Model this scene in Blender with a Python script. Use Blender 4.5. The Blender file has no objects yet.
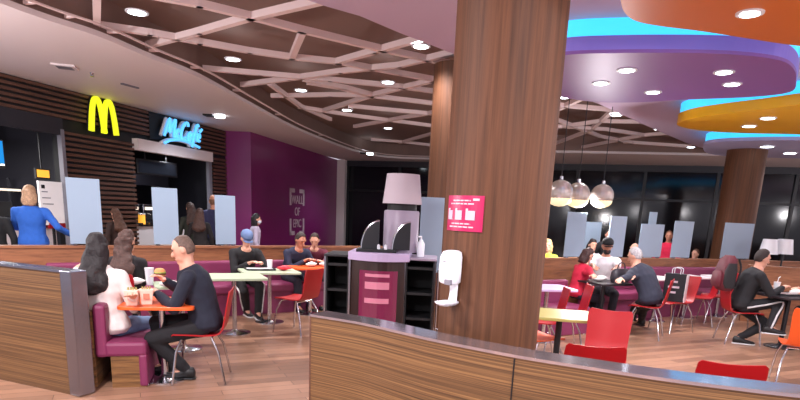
import bpy, bmesh, math, random
from math import pi, sin, cos, radians, atan2, hypot, sqrt
from mathutils import Vector as V, Matrix, noise
random.seed(4)
sc = bpy.context.scene
COL = sc.collection

# ------------------------------------------------------------------ camera
F, H, PITCH, ROLL, PX, PY = 580.0, 1.6, radians(13), radians(2.6), 400.0, 346.0
CM = Matrix.Rotation(pi/2-PITCH, 3, 'X') @ Matrix.Rotation(ROLL, 3, 'Z')
CAMP = V((0, 0, H))
cd = bpy.data.cameras.new('camera'); cam = bpy.data.objects.new('camera', cd); COL.objects.link(cam)
cam.matrix_world = Matrix.Translation(CAMP) @ CM.to_4x4()
cd.sensor_width = 36; cd.lens = F/800*36; cd.shift_y = (PY-200)/800; cd.clip_end = 200; cd.clip_start = .05
sc.camera = cam

def ray(x, y): return CM @ V(((x-PX)/F, -(y-PY)/F, -1))
def at(x, y, z):                       # point of the plane at height z seen at a pixel
    d = ray(x, y); return CAMP + d*((z-H)/d.z)
def atY(x, y, Y):
    d = ray(x, y); return CAMP + d*(Y/d.y)
def onl(x, y, a, b):                   # point of the upright plane through a, b
    d = ray(x, y); n = V((-(b[1]-a[1]), b[0]-a[0]))
    t = (n.x*a[0]+n.y*a[1])/(n.x*d.x+n.y*d.y); return CAMP + d*t

# ------------------------------------------------------------------ materials
def lin(c):
    return tuple(((v/255)/12.92 if v/255 <= .04045 else ((v/255+.055)/1.055)**2.4) for v in c)+(1,)
def mat(name, rgb, rough=.5, metal=0, emit=None, es=0, spec=.5, var=0, scale=8, bump=0, bscale=60, coat=0, trans=0):
    m = bpy.data.materials.new(name); m.use_nodes = True
    nt = m.node_tree; b = nt.nodes['Principled BSDF']
    b.inputs['Base Color'].default_value = lin(rgb); b.inputs['Roughness'].default_value = rough
    b.inputs['Metallic'].default_value = metal; b.inputs['Specular IOR Level'].default_value = spec
    b.inputs['Coat Weight'].default_value = coat; b.inputs['Transmission Weight'].default_value = trans
    if emit:
        b.inputs['Emission Color'].default_value = lin(emit); b.inputs['Emission Strength'].default_value = es
    tc = nt.nodes.new('ShaderNodeTexCoord')
    if var:
        n = nt.nodes.new('ShaderNodeTexNoise'); n.inputs['Scale'].default_value = scale; n.inputs['Detail'].default_value = 4
        nt.links.new(tc.outputs['Object'], n.inputs['Vector'])
        r = nt.nodes.new('ShaderNodeMapRange'); r.inputs[1].default_value = .3; r.inputs[2].default_value = .7
        r.inputs[3].default_value = 1-var; r.inputs[4].default_value = 1+var
        nt.links.new(n.outputs[0], r.inputs[0])
        mx = nt.nodes.new('ShaderNodeVectorMath'); mx.operation = 'SCALE'; mx.inputs[0].default_value = lin(rgb)[:3]
        nt.links.new(r.outputs[0], mx.inputs['Scale']); nt.links.new(mx.outputs[0], b.inputs['Base Color'])
    if bump:
        n = nt.nodes.new('ShaderNodeTexNoise'); n.inputs['Scale'].default_value = bscale
        nt.links.new(tc.outputs['Object'], n.inputs['Vector'])
        bp = nt.nodes.new('ShaderNodeBump'); bp.inputs['Strength'].default_value = bump; bp.inputs['Distance'].default_value = .01
        nt.links.new(n.outputs[0], bp.inputs['Height']); nt.links.new(bp.outputs[0], b.inputs['Normal'])
    return m
def wood(name, dark, mid, light, sc3, rough=.4, uv=False, detail=6, spec=.5):
    m = bpy.data.materials.new(name); m.use_nodes = True; nt = m.node_tree; b = nt.nodes['Principled BSDF']
    tc = nt.nodes.new('ShaderNodeTexCoord'); mp = nt.nodes.new('ShaderNodeMapping'); mp.inputs['Scale'].default_value = sc3
    nt.links.new(tc.outputs['UV' if uv else 'Object'], mp.inputs[0])
    n = nt.nodes.new('ShaderNodeTexNoise'); n.inputs['Scale'].default_value = 1; n.inputs['Detail'].default_value = detail
    n.inputs['Roughness'].default_value = .65; n.inputs['Distortion'].default_value = .3
    nt.links.new(mp.outputs[0], n.inputs['Vector'])
    cr = nt.nodes.new('ShaderNodeValToRGB'); e = cr.color_ramp.elements
    e[0].position = .3; e[0].color = lin(dark); e[1].position = .72; e[1].color = lin(light)
    k = e.new(.5); k.color = lin(mid)
    nt.links.new(n.outputs[0], cr.inputs[0]); nt.links.new(cr.outputs[0], b.inputs['Base Color'])
    b.inputs['Roughness'].default_value = rough; b.inputs['Specular IOR Level'].default_value = spec
    return m
def floor_mat():
    m = bpy.data.materials.new('wood_floor'); m.use_nodes = True; nt = m.node_tree; b = nt.nodes['Principled BSDF']
    tc = nt.nodes.new('ShaderNodeTexCoord'); mp = nt.nodes.new('ShaderNodeMapping'); mp.inputs['Rotation'].default_value = (0, 0, radians(-25))
    nt.links.new(tc.outputs['Object'], mp.inputs[0])
    br = nt.nodes.new('ShaderNodeTexBrick'); br.inputs['Scale'].default_value = 1; br.inputs['Brick Width'].default_value = 1.3
    br.inputs['Row Height'].default_value = .13; br.inputs['Mortar Size'].default_value = .003
    br.inputs['Color1'].default_value = lin((148, 112, 90)); br.inputs['Color2'].default_value = lin((106, 78, 62)); br.inputs['Mortar'].default_value = lin((60, 40, 34))
    nt.links.new(mp.outputs[0], br.inputs['Vector'])
    mp2 = nt.nodes.new('ShaderNodeMapping'); mp2.inputs['Scale'].default_value = (1.5, 22, 1); nt.links.new(mp.outputs[0], mp2.inputs[0])
    n = nt.nodes.new('ShaderNodeTexNoise'); n.inputs['Scale'].default_value = 1; n.inputs['Detail'].default_value = 5; nt.links.new(mp2.outputs[0], n.inputs['Vector'])
    r = nt.nodes.new('ShaderNodeMapRange'); r.inputs[1].default_value = .95; r.inputs[2].default_value = .75; r.inputs[3].default_value = .65; r.inputs[4].default_value = 1.3
    nt.links.new(n.outputs[0], r.inputs[0])
    mx = nt.nodes.new('ShaderNodeVectorMath'); mx.operation = 'SCALE'; nt.links.new(br.outputs[0], mx.inputs[0]); nt.links.new(r.outputs[0], mx.inputs['Scale'])
    nt.links.new(mx.outputs[0], b.inputs['Base Color']); b.inputs['Roughness'].default_value = .3
    return m
M = {}
M['floor'] = floor_mat()
M['zebra'] = wood('zebrano_veneer', (46, 31, 20), (106, 76, 48), (152, 113, 72), (.5, 120, 1), .42, uv=True)
M['zebra_b'] = wood('zebrano_divider', (54, 34, 20), (118, 82, 46), (160, 116, 70), (1.5, 1.5, 42), .45)
M['warm'] = wood('warm_partition_wood', (110, 68, 44), (140, 90, 60), (160, 106, 70), (3, 3, 30), .45)
M['colwood'] = wood('walnut_column', (66, 41, 27), (88, 56, 37), (106, 68, 46), (34, 34, 1.0), .6, spec=.25)
M['dkwood'] = wood('dark_cabinet_wood', (34, 22, 20), (46, 30, 27), (58, 38, 33), (20, 20, 1.2), .35)
M['slat'] = wood('slat_wood', (70, 44, 34), (92, 60, 47), (110, 74, 58), (2, 2, 30), .5)
M['white'] = mat('soffit_white', (226, 214, 214), .6)
M['lav'] = mat('lavender_ceiling', (196, 176, 200), .55)
M['brown'] = mat('brown_ceiling', (134, 110, 102), .8, var=.05, scale=1)
M['beam'] = mat('beam_paint', (232, 212, 210), .55)
M['black'] = mat('matt_black', (14, 14, 17), .6)
M['dark'] = mat('dark_cladding', (34, 33, 42), .45)
M['purple'] = mat('magenta_wall', (126, 28, 100), .33, var=.05, scale=.6)
M['glass'] = mat('night_glazing', (9, 12, 19), .1, spec=.45)
M['mull'] = mat('mullion', (22, 23, 28), .4)
M['chrome'] = mat('chrome', (200, 200, 205), .18, 1)
M['steel'] = mat('brushed_steel', (150, 150, 160), .22, 1, bump=.05, bscale=200)
M['mirror'] = mat('polished_top', (220, 216, 226), .1, .94)
M['red'] = mat('red_lacquer', (160, 10, 20), .4)
M['orange_c'] = mat('orange_lacquer', (216, 82, 26), .35)
M['pink'] = mat('magenta_upholstery', (122, 42, 80), .55, bump=.08, bscale=90)
M['mint'] = mat('pale_green_laminate', (180, 194, 164), .35)
M['orange_t'] = mat('orange_laminate', (238, 98, 40), .35)
M['yellow_t'] = mat('yellow_laminate', (160, 150, 84), .35)
M['lilac_t'] = mat('lilac_laminate', (184, 166, 200), .35)
M['dark_t'] = mat('dark_laminate', (38, 32, 36), .35)
M['white_t'] = mat('white_laminate', (228, 222, 224), .35)
M['acrylic'] = mat('frosted_acrylic', (156, 176, 196), .35, trans=.15)
M['skin'] = mat('skin', (214, 160, 136), .5); M['skin2'] = mat('skin_tan', (190, 132, 106), .5)
M['eye'] = mat('eye_dark', (30, 22, 20), .3); M['lip'] = mat('lips', (168, 84, 80), .5)
M['shoe'] = mat('shoe_black', (20, 20, 22), .5); M['sole'] = mat('sole_white', (220, 220, 222), .5)
M['plastic_w'] = mat('white_plastic', (226, 228, 234), .3)
M['grey_p'] = mat('grey_plastic', (120, 118, 128), .4)
M['shade'] = mat('lamp_shade_fabric', (190, 178, 186), .8, bump=.03, bscale=300)
M['lilac_body'] = mat('lilac_metal', (150, 138, 156), .4)
M['cyan'] = mat('cyan_led', (60, 200, 255), .5, emit=(60, 196, 250), es=.9)
M['lens'] = mat('lamp_lens', (255, 255, 255), .3, emit=(235, 246, 255), es=9)
M['orange_p'] = mat('orange_panel', (210, 114, 10), .4); M['purple_p'] = mat('purple_panel', (136, 92, 170), .45)
M['yellow_p'] = mat('yellow_panel', (238, 182, 14), .4); M['blue_p'] = mat('pale_violet_panel', (178, 178, 216), .45)
M['violet_f'] = mat('violet_fascia', (140, 126, 224), .45)
M['poster'] = mat('magenta_print', (170, 14, 78), .35)
M['print_w'] = mat('white_print', (206, 184, 194), .5); M['print_g'] = mat('cup_print', (178, 172, 186), .5)
M['neon_y'] = mat('neon_yellow', (230, 240, 40), .4, emit=(222, 232, 36), es=.75)
M['neon_b'] = mat('neon_blue', (120, 210, 255), .4, emit=(90, 190, 255), es=.85)
M['screen'] = mat('screen_blue', (10, 30, 40), .3, emit=(18, 150, 240), es=.8)
M['lit_w'] = mat('lit_panel', (250, 240, 225), .4, emit=(255, 238, 215), es=.9)
M['lit_o'] = mat('lit_amber', (240, 180, 60), .4, emit=(240, 170, 60), es=.8)
def cloth(name, rgb, v=.06): return mat(name, rgb, .85, var=v, scale=20, bump=.1, bscale=70)

# ------------------------------------------------------------------ mesh builder
class MB:
    def __init__(s): s.v = []; s.f = []; s.uv = None
    def add(s, vs, fs):
        o = len(s.v); s.v += [V(p) for p in vs]; s.f += [tuple(i+o for i in f) for f in fs]; return s
    def box(s, c, sz, rz=0, rot=None):
        R = rot or Matrix.Rotation(rz, 3, 'Z'); c = V(c)
        vs = [c + R @ V((sz[0]/2*i, sz[1]/2*j, sz[2]/2*k)) for i in (-1, 1) for j in (-1, 1) for k in (-1, 1)]
        return s.add(vs, [(0, 1, 3, 2), (4, 6, 7, 5), (0, 4, 5, 1), (2, 3, 7, 6), (0, 2, 6, 4), (1, 5, 7, 3)])
    def beam(s, a, b, w, h):              # box from a to b, w wide, h high (centre line)
        a = V(a); b = V(b); d = (b-a); L = d.length; d.normalize()
        side = d.cross(V((0, 0, 1))).normalized(); up = side.cross(d)
        R = Matrix((side, d, up)).transposed()
        return s.box((a+b)/2, (w, L, h), rot=R)
    def prism(s, poly, z0, z1):
        n = len(poly); ar = sum(poly[i][0]*poly[(i+1) % n][1]-poly[(i+1) % n][0]*poly[i][1] for i in range(n))
        if ar < 0: poly = poly[::-1]
        vs = [(p[0], p[1], z0) for p in poly]+[(p[0], p[1], z1) for p in poly]
        return s.add(vs, [tuple(range(n))[::-1], tuple(range(n, 2*n))]+[(i, (i+1) % n, n+(i+1) % n, n+i) for i in range(n)])
    def rings(s, rs, cap=True):           # list of rings with equal counts
        n = len(rs[0]); vs = [p for r in rs for p in r]
        fs = [(k*n+i, k*n+(i+1) % n, (k+1)*n+(i+1) % n, (k+1)*n+i) for k in range(len(rs)-1) for i in range(n)]
        if cap: fs += [tuple(range(n))[::-1], tuple(range((len(rs)-1)*n, len(rs)*n))]
        return s.add(vs, fs)
    def tube(s, pts, r, n=8, cap=True):
        pts = [V(p) for p in pts]; rr = r if isinstance(r, (list, tuple)) else [r]*len(pts)
        t0 = (pts[1]-pts[0]).normalized(); x = t0.orthogonal().normalized(); rs = []
        for i, p in enumerate(pts):
            t = ((pts[min(i+1, len(pts)-1)]-pts[max(i-1, 0)])).normalized()
            x = (x-t*x.dot(t)).normalized(); y = t.cross(x)
            rs.append([p+(x*cos(2*pi*k/n)+y*sin(2*pi*k/n))*rr[i] for k in range(n)])
        return s.rings(rs, cap)
    def lathe(s, prof, n=24, c=(0, 0, 0), a0=0, a1=2*pi):
        c = V(c); rs = [[c+V((max(r, .0005)*cos(a0+(a1-a0)*k/n), max(r, .0005)*sin(a0+(a1-a0)*k/n), z)) for k in range(n)] for r, z in prof]
        return s.rings(rs)
    def ball(s, c, r, n=12, m=8, R=None):
        r = (r, r, r) if isinstance(r, (int, float)) else r; c = V(c); R = R or Matrix.Identity(3); rs = []
        for j in range(m+1):
            th = pi*j/m; q = max(sin(th), .02)
            rs.append([c+R @ V((r[0]*q*cos(2*pi*k/n), r[1]*q*sin(2*pi*k/n), -r[2]*cos(th))) for k in range(n)])
        return s.rings(rs)
    def cap(s, a, b, ra, rb, n=10):       # tapered capsule
        a = V(a); b = V(b); d = b-a; L = max(d.length, 1e-4); d /= L; pts = []; rr = []
        for q in (-1, -.85, -.5): pts.append(a+d*ra*q); rr.append(ra*sqrt(max(1-q*q, .01)))
        for t in (0, .33, .66, 1): pts.append(a+d*L*t); rr.append(ra+(rb-ra)*t)
        for q in (.5, .85, 1): pts.append(b+d*rb*q); rr.append(rb*sqrt(max(1-q*q, .01)))
        return s.tube(pts, rr, n)
    def build(s, name, m, parent=None, bevel=0, smooth=False, world=True):
        me = bpy.data.meshes.new(name); vs = s.v
        if parent is not None and world:
            p = parent; inv = Matrix.Identity(4); ch = []
            while p is not None: ch.append(p); p = p.parent
            mw = Matrix.Identity(4)
            for q in reversed(ch): mw = mw @ q.matrix_basis
            inv = mw.inverted(); vs = [inv @ v for v in vs]
        me.from_pydata([tuple(v) for v in vs], [], s.f)
        if s.uv:
            l = me.uv_layers.new(name='UVMap')
            for lp in me.loops: l.data[lp.index].uv = s.uv[lp.vertex_index]
        bm = bmesh.new(); bm.from_mesh(me); bmesh.ops.recalc_face_normals(bm, faces=bm.faces); bm.to_mesh(me); bm.free()
        o = bpy.data.objects.new(name, me); COL.objects.link(o); me.materials.append(m)
        if parent is not None: o.parent = parent
        if smooth:
            for p in me.polygons: p.use_smooth = True
            if smooth != 'full':
                es = o.modifiers.new('split', 'EDGE_SPLIT'); es.split_angle = radians(42)
        if bevel:
            b = o.modifiers.new('bevel', 'BEVEL'); b.width = bevel; b.segments = 2; b.limit_method = 'ANGLE'
        return o

def thing(name, label, cat, loc=(0, 0, 0), rz=0, group=None):
    o = bpy.data.objects.new(name, None); o.empty_display_size = .1; COL.objects.link(o)
    o.location = loc; o.rotation_euler = (0, 0, rz); o['label'] = label; o['category'] = cat
    if group: o['group'] = group
    return o
def tag(o, label, cat, group=None):
    o['label'] = label; o['category'] = cat
    if group: o['group'] = group
    return o
def struct(o): o['kind'] = 'structure'; return o
def copy_tree(root, loc, rz, label, group=None):
    r = root.copy(); COL.objects.link(r); r.location = loc; r.rotation_euler = (0, 0, rz); r['label'] = label
    if group: r['group'] = group
    for ch in list(root.children):
        c = ch.copy(); COL.objects.link(c); c.parent = r
        for g in list(ch.children):
            d = g.copy(); COL.objects.link(d); d.parent = c
    return r
def spline(pts, n=8):                     # Catmull-Rom through 2-D/3-D points
    pts = [V(p) for p in pts]; P = [pts[0]*2-pts[1]]+pts+[pts[-1]*2-pts[-2]]; out = []
    for i in range(1, len(P)-2):
        for k in range(n):
            t = k/n; a, b, c, d = P[i-1:i+3]
            out.append(.5*((2*b)+(c-a)*t+(2*a-5*b+4*c-d)*t*t+(3*b-a-3*c+d)*t**3))
    return out+[pts[-1]]
def closed_spline(pts, n=6):
    P = [V(p) for p in pts]; N = len(P); out = []
    for i in range(N):
        a, b, c, d = P[i-1], P[i], P[(i+1) % N], P[(i+2) % N]
        for k in range(n):
            t = k/n; out.append(.5*((2*b)+(c-a)*t+(2*a-5*b+4*c-d)*t*t+(3*b-a-3*c+d)*t**3))
    return out
def text_mesh(body, size, m4, m, name, parent=None, depth=.004, shear=0, bold=0, align='CENTER'):
    cu = bpy.data.curves.new('letters', 'FONT'); cu.body = body; cu.size = size; cu.extrude = depth; cu.shear = shear; cu.offset = bold
    cu.align_x = align; cu.align_y = 'CENTER'
    t = bpy.data.objects.new('letters', cu); COL.objects.link(t)
    me = bpy.data.meshes.new_from_object(t.evaluated_get(bpy.context.evaluated_depsgraph_get()))
    bpy.data.objects.remove(t); me.transform(m4)
    mb = MB(); mb.add([v.co.copy() for v in me.vertices], [tuple(p.vertices) for p in me.polygons])
    return mb.build(name, m, parent)
def frame4(o, x, z):                      # x along, z up (of the text), facing x cross z ... returns text plane matrix
    x = V(x).normalized(); z = V(z).normalized(); n = x.cross(z)
    return Matrix.Translation(o) @ Matrix((x, z, n)).transposed().to_4x4()

# ------------------------------------------------------------------ setting
def slabpoly(name, poly, z0, z1, m): return struct(MB().prism(poly, z0, z1).build(name, m))
slabpoly('floor', [(-9, -2), (16, -2), (16, 24), (-9, 24)], -.1, 0, M['floor'])

W0 = V((-6.26, 9.45)); W1 = V((-4.65, 15.48)); U = (W1-W0).normalized(); N = V((U.y, -U.x))
def wp(s, d, z): q = W0+U*s+N*d; return V((q.x, q.y, z))
def wbox(mb, s0, s1, z0, z1, d0, d1):
    vs = [wp(s, d, z) for s in (s0, s1) for d in (d0, d1) for z in (z0, z1)]
    return mb.add(vs, [(0, 1, 3, 2), (4, 6, 7, 5), (0, 4, 5, 1), (2, 3, 7, 6), (0, 2, 6, 4), (1, 5, 7, 3)])
CZ = 3.4
wl = MB()
for a in [(-5.5, 6.24, 2.88, CZ), (-5.5, -4.2, 0, 2.9), (1.06, 2.84, 0, 2.9), (5.58, 6.24, 0, 2.9), (2.84, 5.58, 2.7, 2.9)]:
    wbox(wl, *a, -.2, -.03)
struct(wl.build('wall_left', M['black']))
bk = MB(); wbox(bk, -5.5, 6.2, 0, CZ, -2.9, -2.8); wbox(bk, -5.5, -5.4, 0, CZ, -2.8, -.2); wbox(bk, 1.6, 1.7, 0, CZ, -2.8, -.2); wbox(bk, 6.1, 6.2, 0, CZ, -2.8, -.2)
struct(bk.build('wall_kitchen', M['dark']))
def slats(s0, s1, z0, z1, pitch, label, hh):
    t = thing('slat_cladding', label, 'wall cladding', wp(s0, 0, z0))
    mb = MB(); z = z0+.01; k = 0
    while z+hh <= z1+.001: wbox(mb, s0, s1, z, z+hh, -.03, .03); z += pitch; k += 1
    mb.build('slats', M['slat'], t); b = MB(); wbox(b, s0, s1, z0, z1, -.04, -.025); b.build('backing', M['black'], t)
slats(-5.5, 3.3, 2.9, 3.38, .085, 'long upper band of brown horizontal slats under the white soffit, behind the yellow M', .045)
slats(1.08, 2.82, 0.0, 2.74, .088, 'brown horizontal slat wall between the dark kitchen opening and the cafe opening', .048)
slats(5.6, 6.2, 0.0, 2.7, .088, 'narrow strip of brown slats between the cafe opening and the magenta wall', .048)
slats(4.9, 6.2, 2.78, 3.38, .088, 'short slat band right of the blue script sign', .048)
fb = MB(); wbox(fb, -5.5, 1.06, 2.62, 2.9, -.03, .05); struct(fb.build('trim_1', M['dark']))
fb = MB(); wbox(fb, 1.0, 1.07, 0, 2.72, -.03, .06); struct(fb.build('trim_2', M['grey_p']))
fb = MB(); wbox(fb, 3.32, 4.9, 2.86, 3.39, -.02, .02); struct(fb.build('trim_3', M['black']))
fb = MB(); wbox(fb, 2.84, 5.45, 2.58, 2.80, -.03, .12); struct(fb.build('trim_4', M['lit_w'] if 0 else M['white']))
fb = MB(); wbox(fb, 5.38, 5.5, 0, 2.6, -.03, .05); struct(fb.build('trim_5', M['grey_p']))
fb = MB(); wbox(fb, 2.84, 5.5, 1.95, 2.55, -1.3, -1.2); struct(fb.build('trim_6', M['dark']))

pur = [(-4.66, 15.46), (-4.01, 15.42), (-2.66, 22.7), (-2.9, 22.9), (-4.9, 15.7)]
slabpoly('wall_left_magenta', pur, 0, CZ, M['purple'])
slabpoly('trim_7', [(-2.66, 22.65), (-2.35, 22.55), (-2.3, 22.9), (-2.66, 23.0)], 0, CZ, M['white'])
WA, WB = V((-2.3, 22.95)), V((15.5, 16.7)); WU = (WB-WA).normalized(); WN = V((WU.y, -WU.x))
L = (WB-WA).length; nw = 9
for i in range(nw):
    a = WA+WU*(L*i/nw); b = WA+WU*(L*(i+1)/nw)
    g = MB(); q = [(p.x+WN.x*d, p.y+WN.y*d) for p, d in ((a, 0), (b, 0), (b, -.05), (a, -.05))]
    g.prism(q, 0, 3.2); w = struct(g.build('window_%d' % (i+1), M['glass']))
    f = MB(); q = [(p.x+WN.x*d, p.y+WN.y*d) for p, d in ((a, .08), (a+WU*.09, .08), (a+WU*.09, -.05), (a, -.05))]
    f.prism(q, 0, 3.2)
    for z in (.0, 2.3): f.prism([(p.x+WN.x*d, p.y+WN.y*d) for p, d in ((a, .06), (b, .06), (b, 0), (a, 0))], z, z+.07)
    f.build('window_frame', M['mull'], w)
q = [(p.x+WN.x*d, p.y+WN.y*d) for p, d in ((WA, .1), (WB, .1), (WB, -.2), (WA, -.2))]
slabpoly('trim_8', q, 3.2, CZ, M['dark'])
# far ceiling apron in front of the glazing
edge_px = [(-60, -22), (0, 3), (50, 21), (100, 37), (150, 58), (200, 78), (250, 105), (300, 131), (350, 150), (375, 156), (400, 158.5), (430, 159.5)]
edge = [at(x, y, CZ) for x, y in edge_px]
edge = [(p.x, p.y) for p in edge]
eds = [(p.x, p.y) for p in spline(edge, 6)]
far = [(4.0, 17.0), (7.6, 16.1), (15.5, 14.2)]
slabpoly('ceiling_soffit', eds+far+[(15.6, 16.8), (-2.3, 23.2), (-4.9, 15.6), (-6.3, 9.3), (-8.2, 3.0)], CZ, CZ+.06, M['white'])
inn = [(p[0]-.05, p[1]+.02) for p in eds]
slabpoly('trim_60', inn+far+[(15.6, 16.8), (-2.3, 23.2), (-4.9, 15.6), (-6.3, 9.3), (-8.2, 3.0)], CZ+.06, CZ+.5, M['brown'])
slabpoly('ceiling_recess', [(-9, -2), (16, -2), (16, 24), (-9, 24)], 3.86, 3.95, M['brown'])
lavb = [(-4.2, 2.55)]+[(p.x, p.y) for p in (at(325, 6, CZ), at(360, 16, CZ), at(400, 33, CZ), at(454, 54, CZ), at(566, 92, CZ), at(600, 104.5, CZ), at(640, 123, CZ), at(690, 144.5, CZ))]+[(8.2, 15.7)]
slabpoly('ceiling', lavb+[(15.9, 14), (15.9, -1.9), (-4.2, -1.9)], CZ, CZ+.45, M['lav'])
# rail and slot along the soffit edge
rl = MB(); off = []
for i, p in enumerate(eds):
    a = V(eds[max(i-1, 0)]); b = V(eds[min(i+1, len(eds)-1)]); t = (b-a).normalized(); off.append(V((p[0]+t.y*.13, p[1]-t.x*.13, CZ+.09)))
rl.tube(off, .016, 6)
for i in range(4, len(off)-8, 5): rl.beam(off[i], V((eds[i][0], eds[i][1], CZ+.09)), .04, .03)
struct(rl.build('trim_9', M['beam']))
# lattice beams under the brown ceiling
BZ = 3.52
lat = [
 [(60, -20), (150, -1), (200, 8), (250, 20), (300, 33), (385, 53), (456, 68)],
 [(88, 27), (150, 36), (200, 45), (250, 54), (292, 60), (340, 65), (400, 76), (456, 86)],
 [(205, 71), (260, 76), (330, 82), (400, 89), (450, 96)],
 [(305, 82), (345, 90), (372, 97)], [(97, -14), (97, 30)],
 [(145, 49), (200, 35), (250, 21), (325, 4)], [(292, 60), (303, 34)],
 [(243, 87), (290, 81), (340, 74), (400, 68), (456, 55)], [(335, 65), (375, 54), (450, 34)],
 [(322, 113), (377, 96), (432, 83), (456, 74)], [(273, 98), (330, 97), (372, 97.5)],
 [(355, 128), (405, 119), (436, 114)], [(400, 144), (436, 134)],
 [(309, 85), (340, 90), (372, 98), (436, 106)], [(350, 108), (390, 112), (436, 116)], [(300, 109), (350, 117), (436, 128)],
 [(372, 141), (400, 143), (436, 147)], [(270, 86), (300, 108), (330, 121)],
 [(555, 107), (612, 112), (640, 119)], [(556, 112), (585, 99)], [(552, 130), (600, 123), (640, 124), (662, 126)],
 [(552, 146), (590, 132), (612, 113)], [(555, 128), (605, 131), (645, 137)], [(575, 150), (642, 137), (690, 133)],
 [(625, 143.5), (690, 148)], [(552, 120), (600, 138), (632, 144)]]
for i, pl in enumerate(lat):
    b = MB(); P = [at(x, y, BZ) for x, y in pl]
    for a, c in zip(P[:-1], P[1:]):
        e = (c-a).normalized()*.03; b.beam(a-e+V((0, 0, .04)), c+e+V((0, 0, .04)), .075, .07)
    struct(b.build('trim_%d' % (10+i), M['beam']))

# ------------------------------------------------------------------ ceiling clouds
def cloud(px, z, fas, label, m, fm, strip=True, ledh=None):
    o = closed_spline([at(x, y, z).xy for x, y in px], 6); c = sum((V(p) for p in o), V((0, 0)))/len(o)
    t = thing('ceiling_cloud', label, 'ceiling panel', (c.x, c.y, z))
    MB().prism([tuple(p) for p in o], z, z+.03).build('panel', m, t)
    MB().prism([tuple(p) for p in o], z+.03, z+fas).build('rim', fm, t)
    top = min(CZ, z+fas+(ledh or .15))
    ins = [tuple(c+(V(p)-c)*.985) for p in o]
    MB().prism(ins, z+fas, top).build('led_strip', M['cyan'], t)
    if top < CZ-.01:
        for k in (0, len(o)//3, 2*len(o)//3): p = c+(V(o[k])-c)*.7; MB().tube([(p.x, p.y, top), (p.x, p.y, CZ+.02)], .012, 6).build('hanger', M['chrome'], t)
cloud([(622, -12), (621, 2), (625, 13), (636, 21), (660, 26), (700, 31), (745, 38), (800, 46), (860, 50), (940, 40), (960, -20), (880, -90), (740, -90), (650, -60)], 2.95, .10,
      'large orange cloud shaped ceiling panel with one downlight, nearest the viewer', M['orange_p'], M['orange_p'], ledh=.1)
cloud([(505, 66), (560, 55.5), (620, 53), (690, 53), (740, 55), (778, 60), (793, 68), (796, 80), (790, 92), (750, 97), (690, 99.5), (630, 102.5), (585, 101), (540, 92), (505, 80)], 3.1, .15,
      'purple rounded ceiling panel with several downlights and a cyan glowing near rim', M['purple_p'], M['violet_f'])
cloud([(677, 125), (690, 119), (720, 114.5), (760, 110), (800, 105), (870, 98), (950, 96), (960, 130), (880, 138), (800, 134.5), (740, 133), (700, 130.5)], 3.1, .14,
      'mustard yellow curved ceiling panel with a cyan glowing rim, under the purple one in view', M['yellow_p'], M['yellow_p'])
cloud([(703, 147), (715, 142.5), (760, 140.5), (830, 140.5), (900, 143), (905, 155), (850, 159), (780, 158), (715, 155)], 3.1, .06,
      'pale violet ceiling panel around the far wooden column head', M['blue_p'], M['blue_p'])

# ------------------------------------------------------------------ lamps
LK = 2.0
def downlight(px, py, z, label, energy=60, r=.085, group='round recessed downlights'):
    p = at(px, py, z); t = thing('ceiling_light', label, 'ceiling light', p, 0, group)
    MB().lathe([(r+.025, z-.008), (r+.025, z+.004), (r, z+.004), (r, z-.008)], 20, (p.x, p.y, 0)).build('ring', M['plastic_w'], t)
    MB().lathe([(.001, z-.012), (r*.97, z-.012), (r*.97, z-.002), (.001, z-.002)], 20, (p.x, p.y, 0)).build('lens', M['lens'], t)
    if energy:
        l = bpy.data.lights.new('lamp', 'SPOT'); l.energy = energy*LK; l.spot_size = radians(140); l.spot_blend = .7; l.shadow_soft_size = .09
        l.color = (1, .95, .98); lo = bpy.data.objects.new('lamp', l); COL.objects.link(lo); lo.location = (p.x, p.y, z-.03)
def hung_light(px, py, label, energy=60): downlight(px, py, 3.5, label, energy, .09, 'downlights in the beam lattice')
G1 = 'downlight in the brown lattice ceiling '
hung_light(137, 12, G1+'nearest the white soffit at top left', 120)
hung_light(233, 59, G1+'above the blue script sign', 120)
hung_light(301, 90, G1+'above the far magenta wall', 120)
hung_light(388, 82, G1+'left of the big wooden column, middle one', 120)
hung_light(421, 46, G1+'closest to the lavender ceiling edge', 100)
hung_light(347, 110, G1+'near the far end of the soffit rail', 0)
hung_light(388, 128, G1+'farthest one left of the big column', 100)
hung_light(564, 97, G1+'touching the right edge of the big column', 0)
hung_light(616, 115, G1+'right of the big column, first of two with streaks', 150)
hung_light(659, 129, G1+'right of the big column, above the far mullion', 0)
hung_light(691, 147, G1+'beside the pale violet panel', 120)
G2 = 'downlight in the purple ceiling panel, '
for x, y, s, e in [(627, 70, 'upper left of its group', 90), (601, 83, 'leftmost', 0), (653, 92, 'lowest in view', 90), (724, 72, 'upper right', 90), (732, 84, 'rightmost', 0)]:
    downlight(x, y, 3.098, G2+s, e, .075)
downlight(750, 13, 2.948, 'single downlight in the big orange ceiling panel', 90, .06)
downlight(768, 118, 3.098, 'right downlight in the yellow ceiling panel', 110, .085); downlight(749, 126, 3.098, 'left downlight in the yellow ceiling panel', 0, .085)
for x, y, s, e in [(755, 152, 'left', 80), (767, 146.5, 'middle, upper', 0), (790, 153, 'right', 90)]: downlight(x, y, 3.098, 'downlight in the pale violet ceiling panel, %s one' % s, e, .11)
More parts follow.
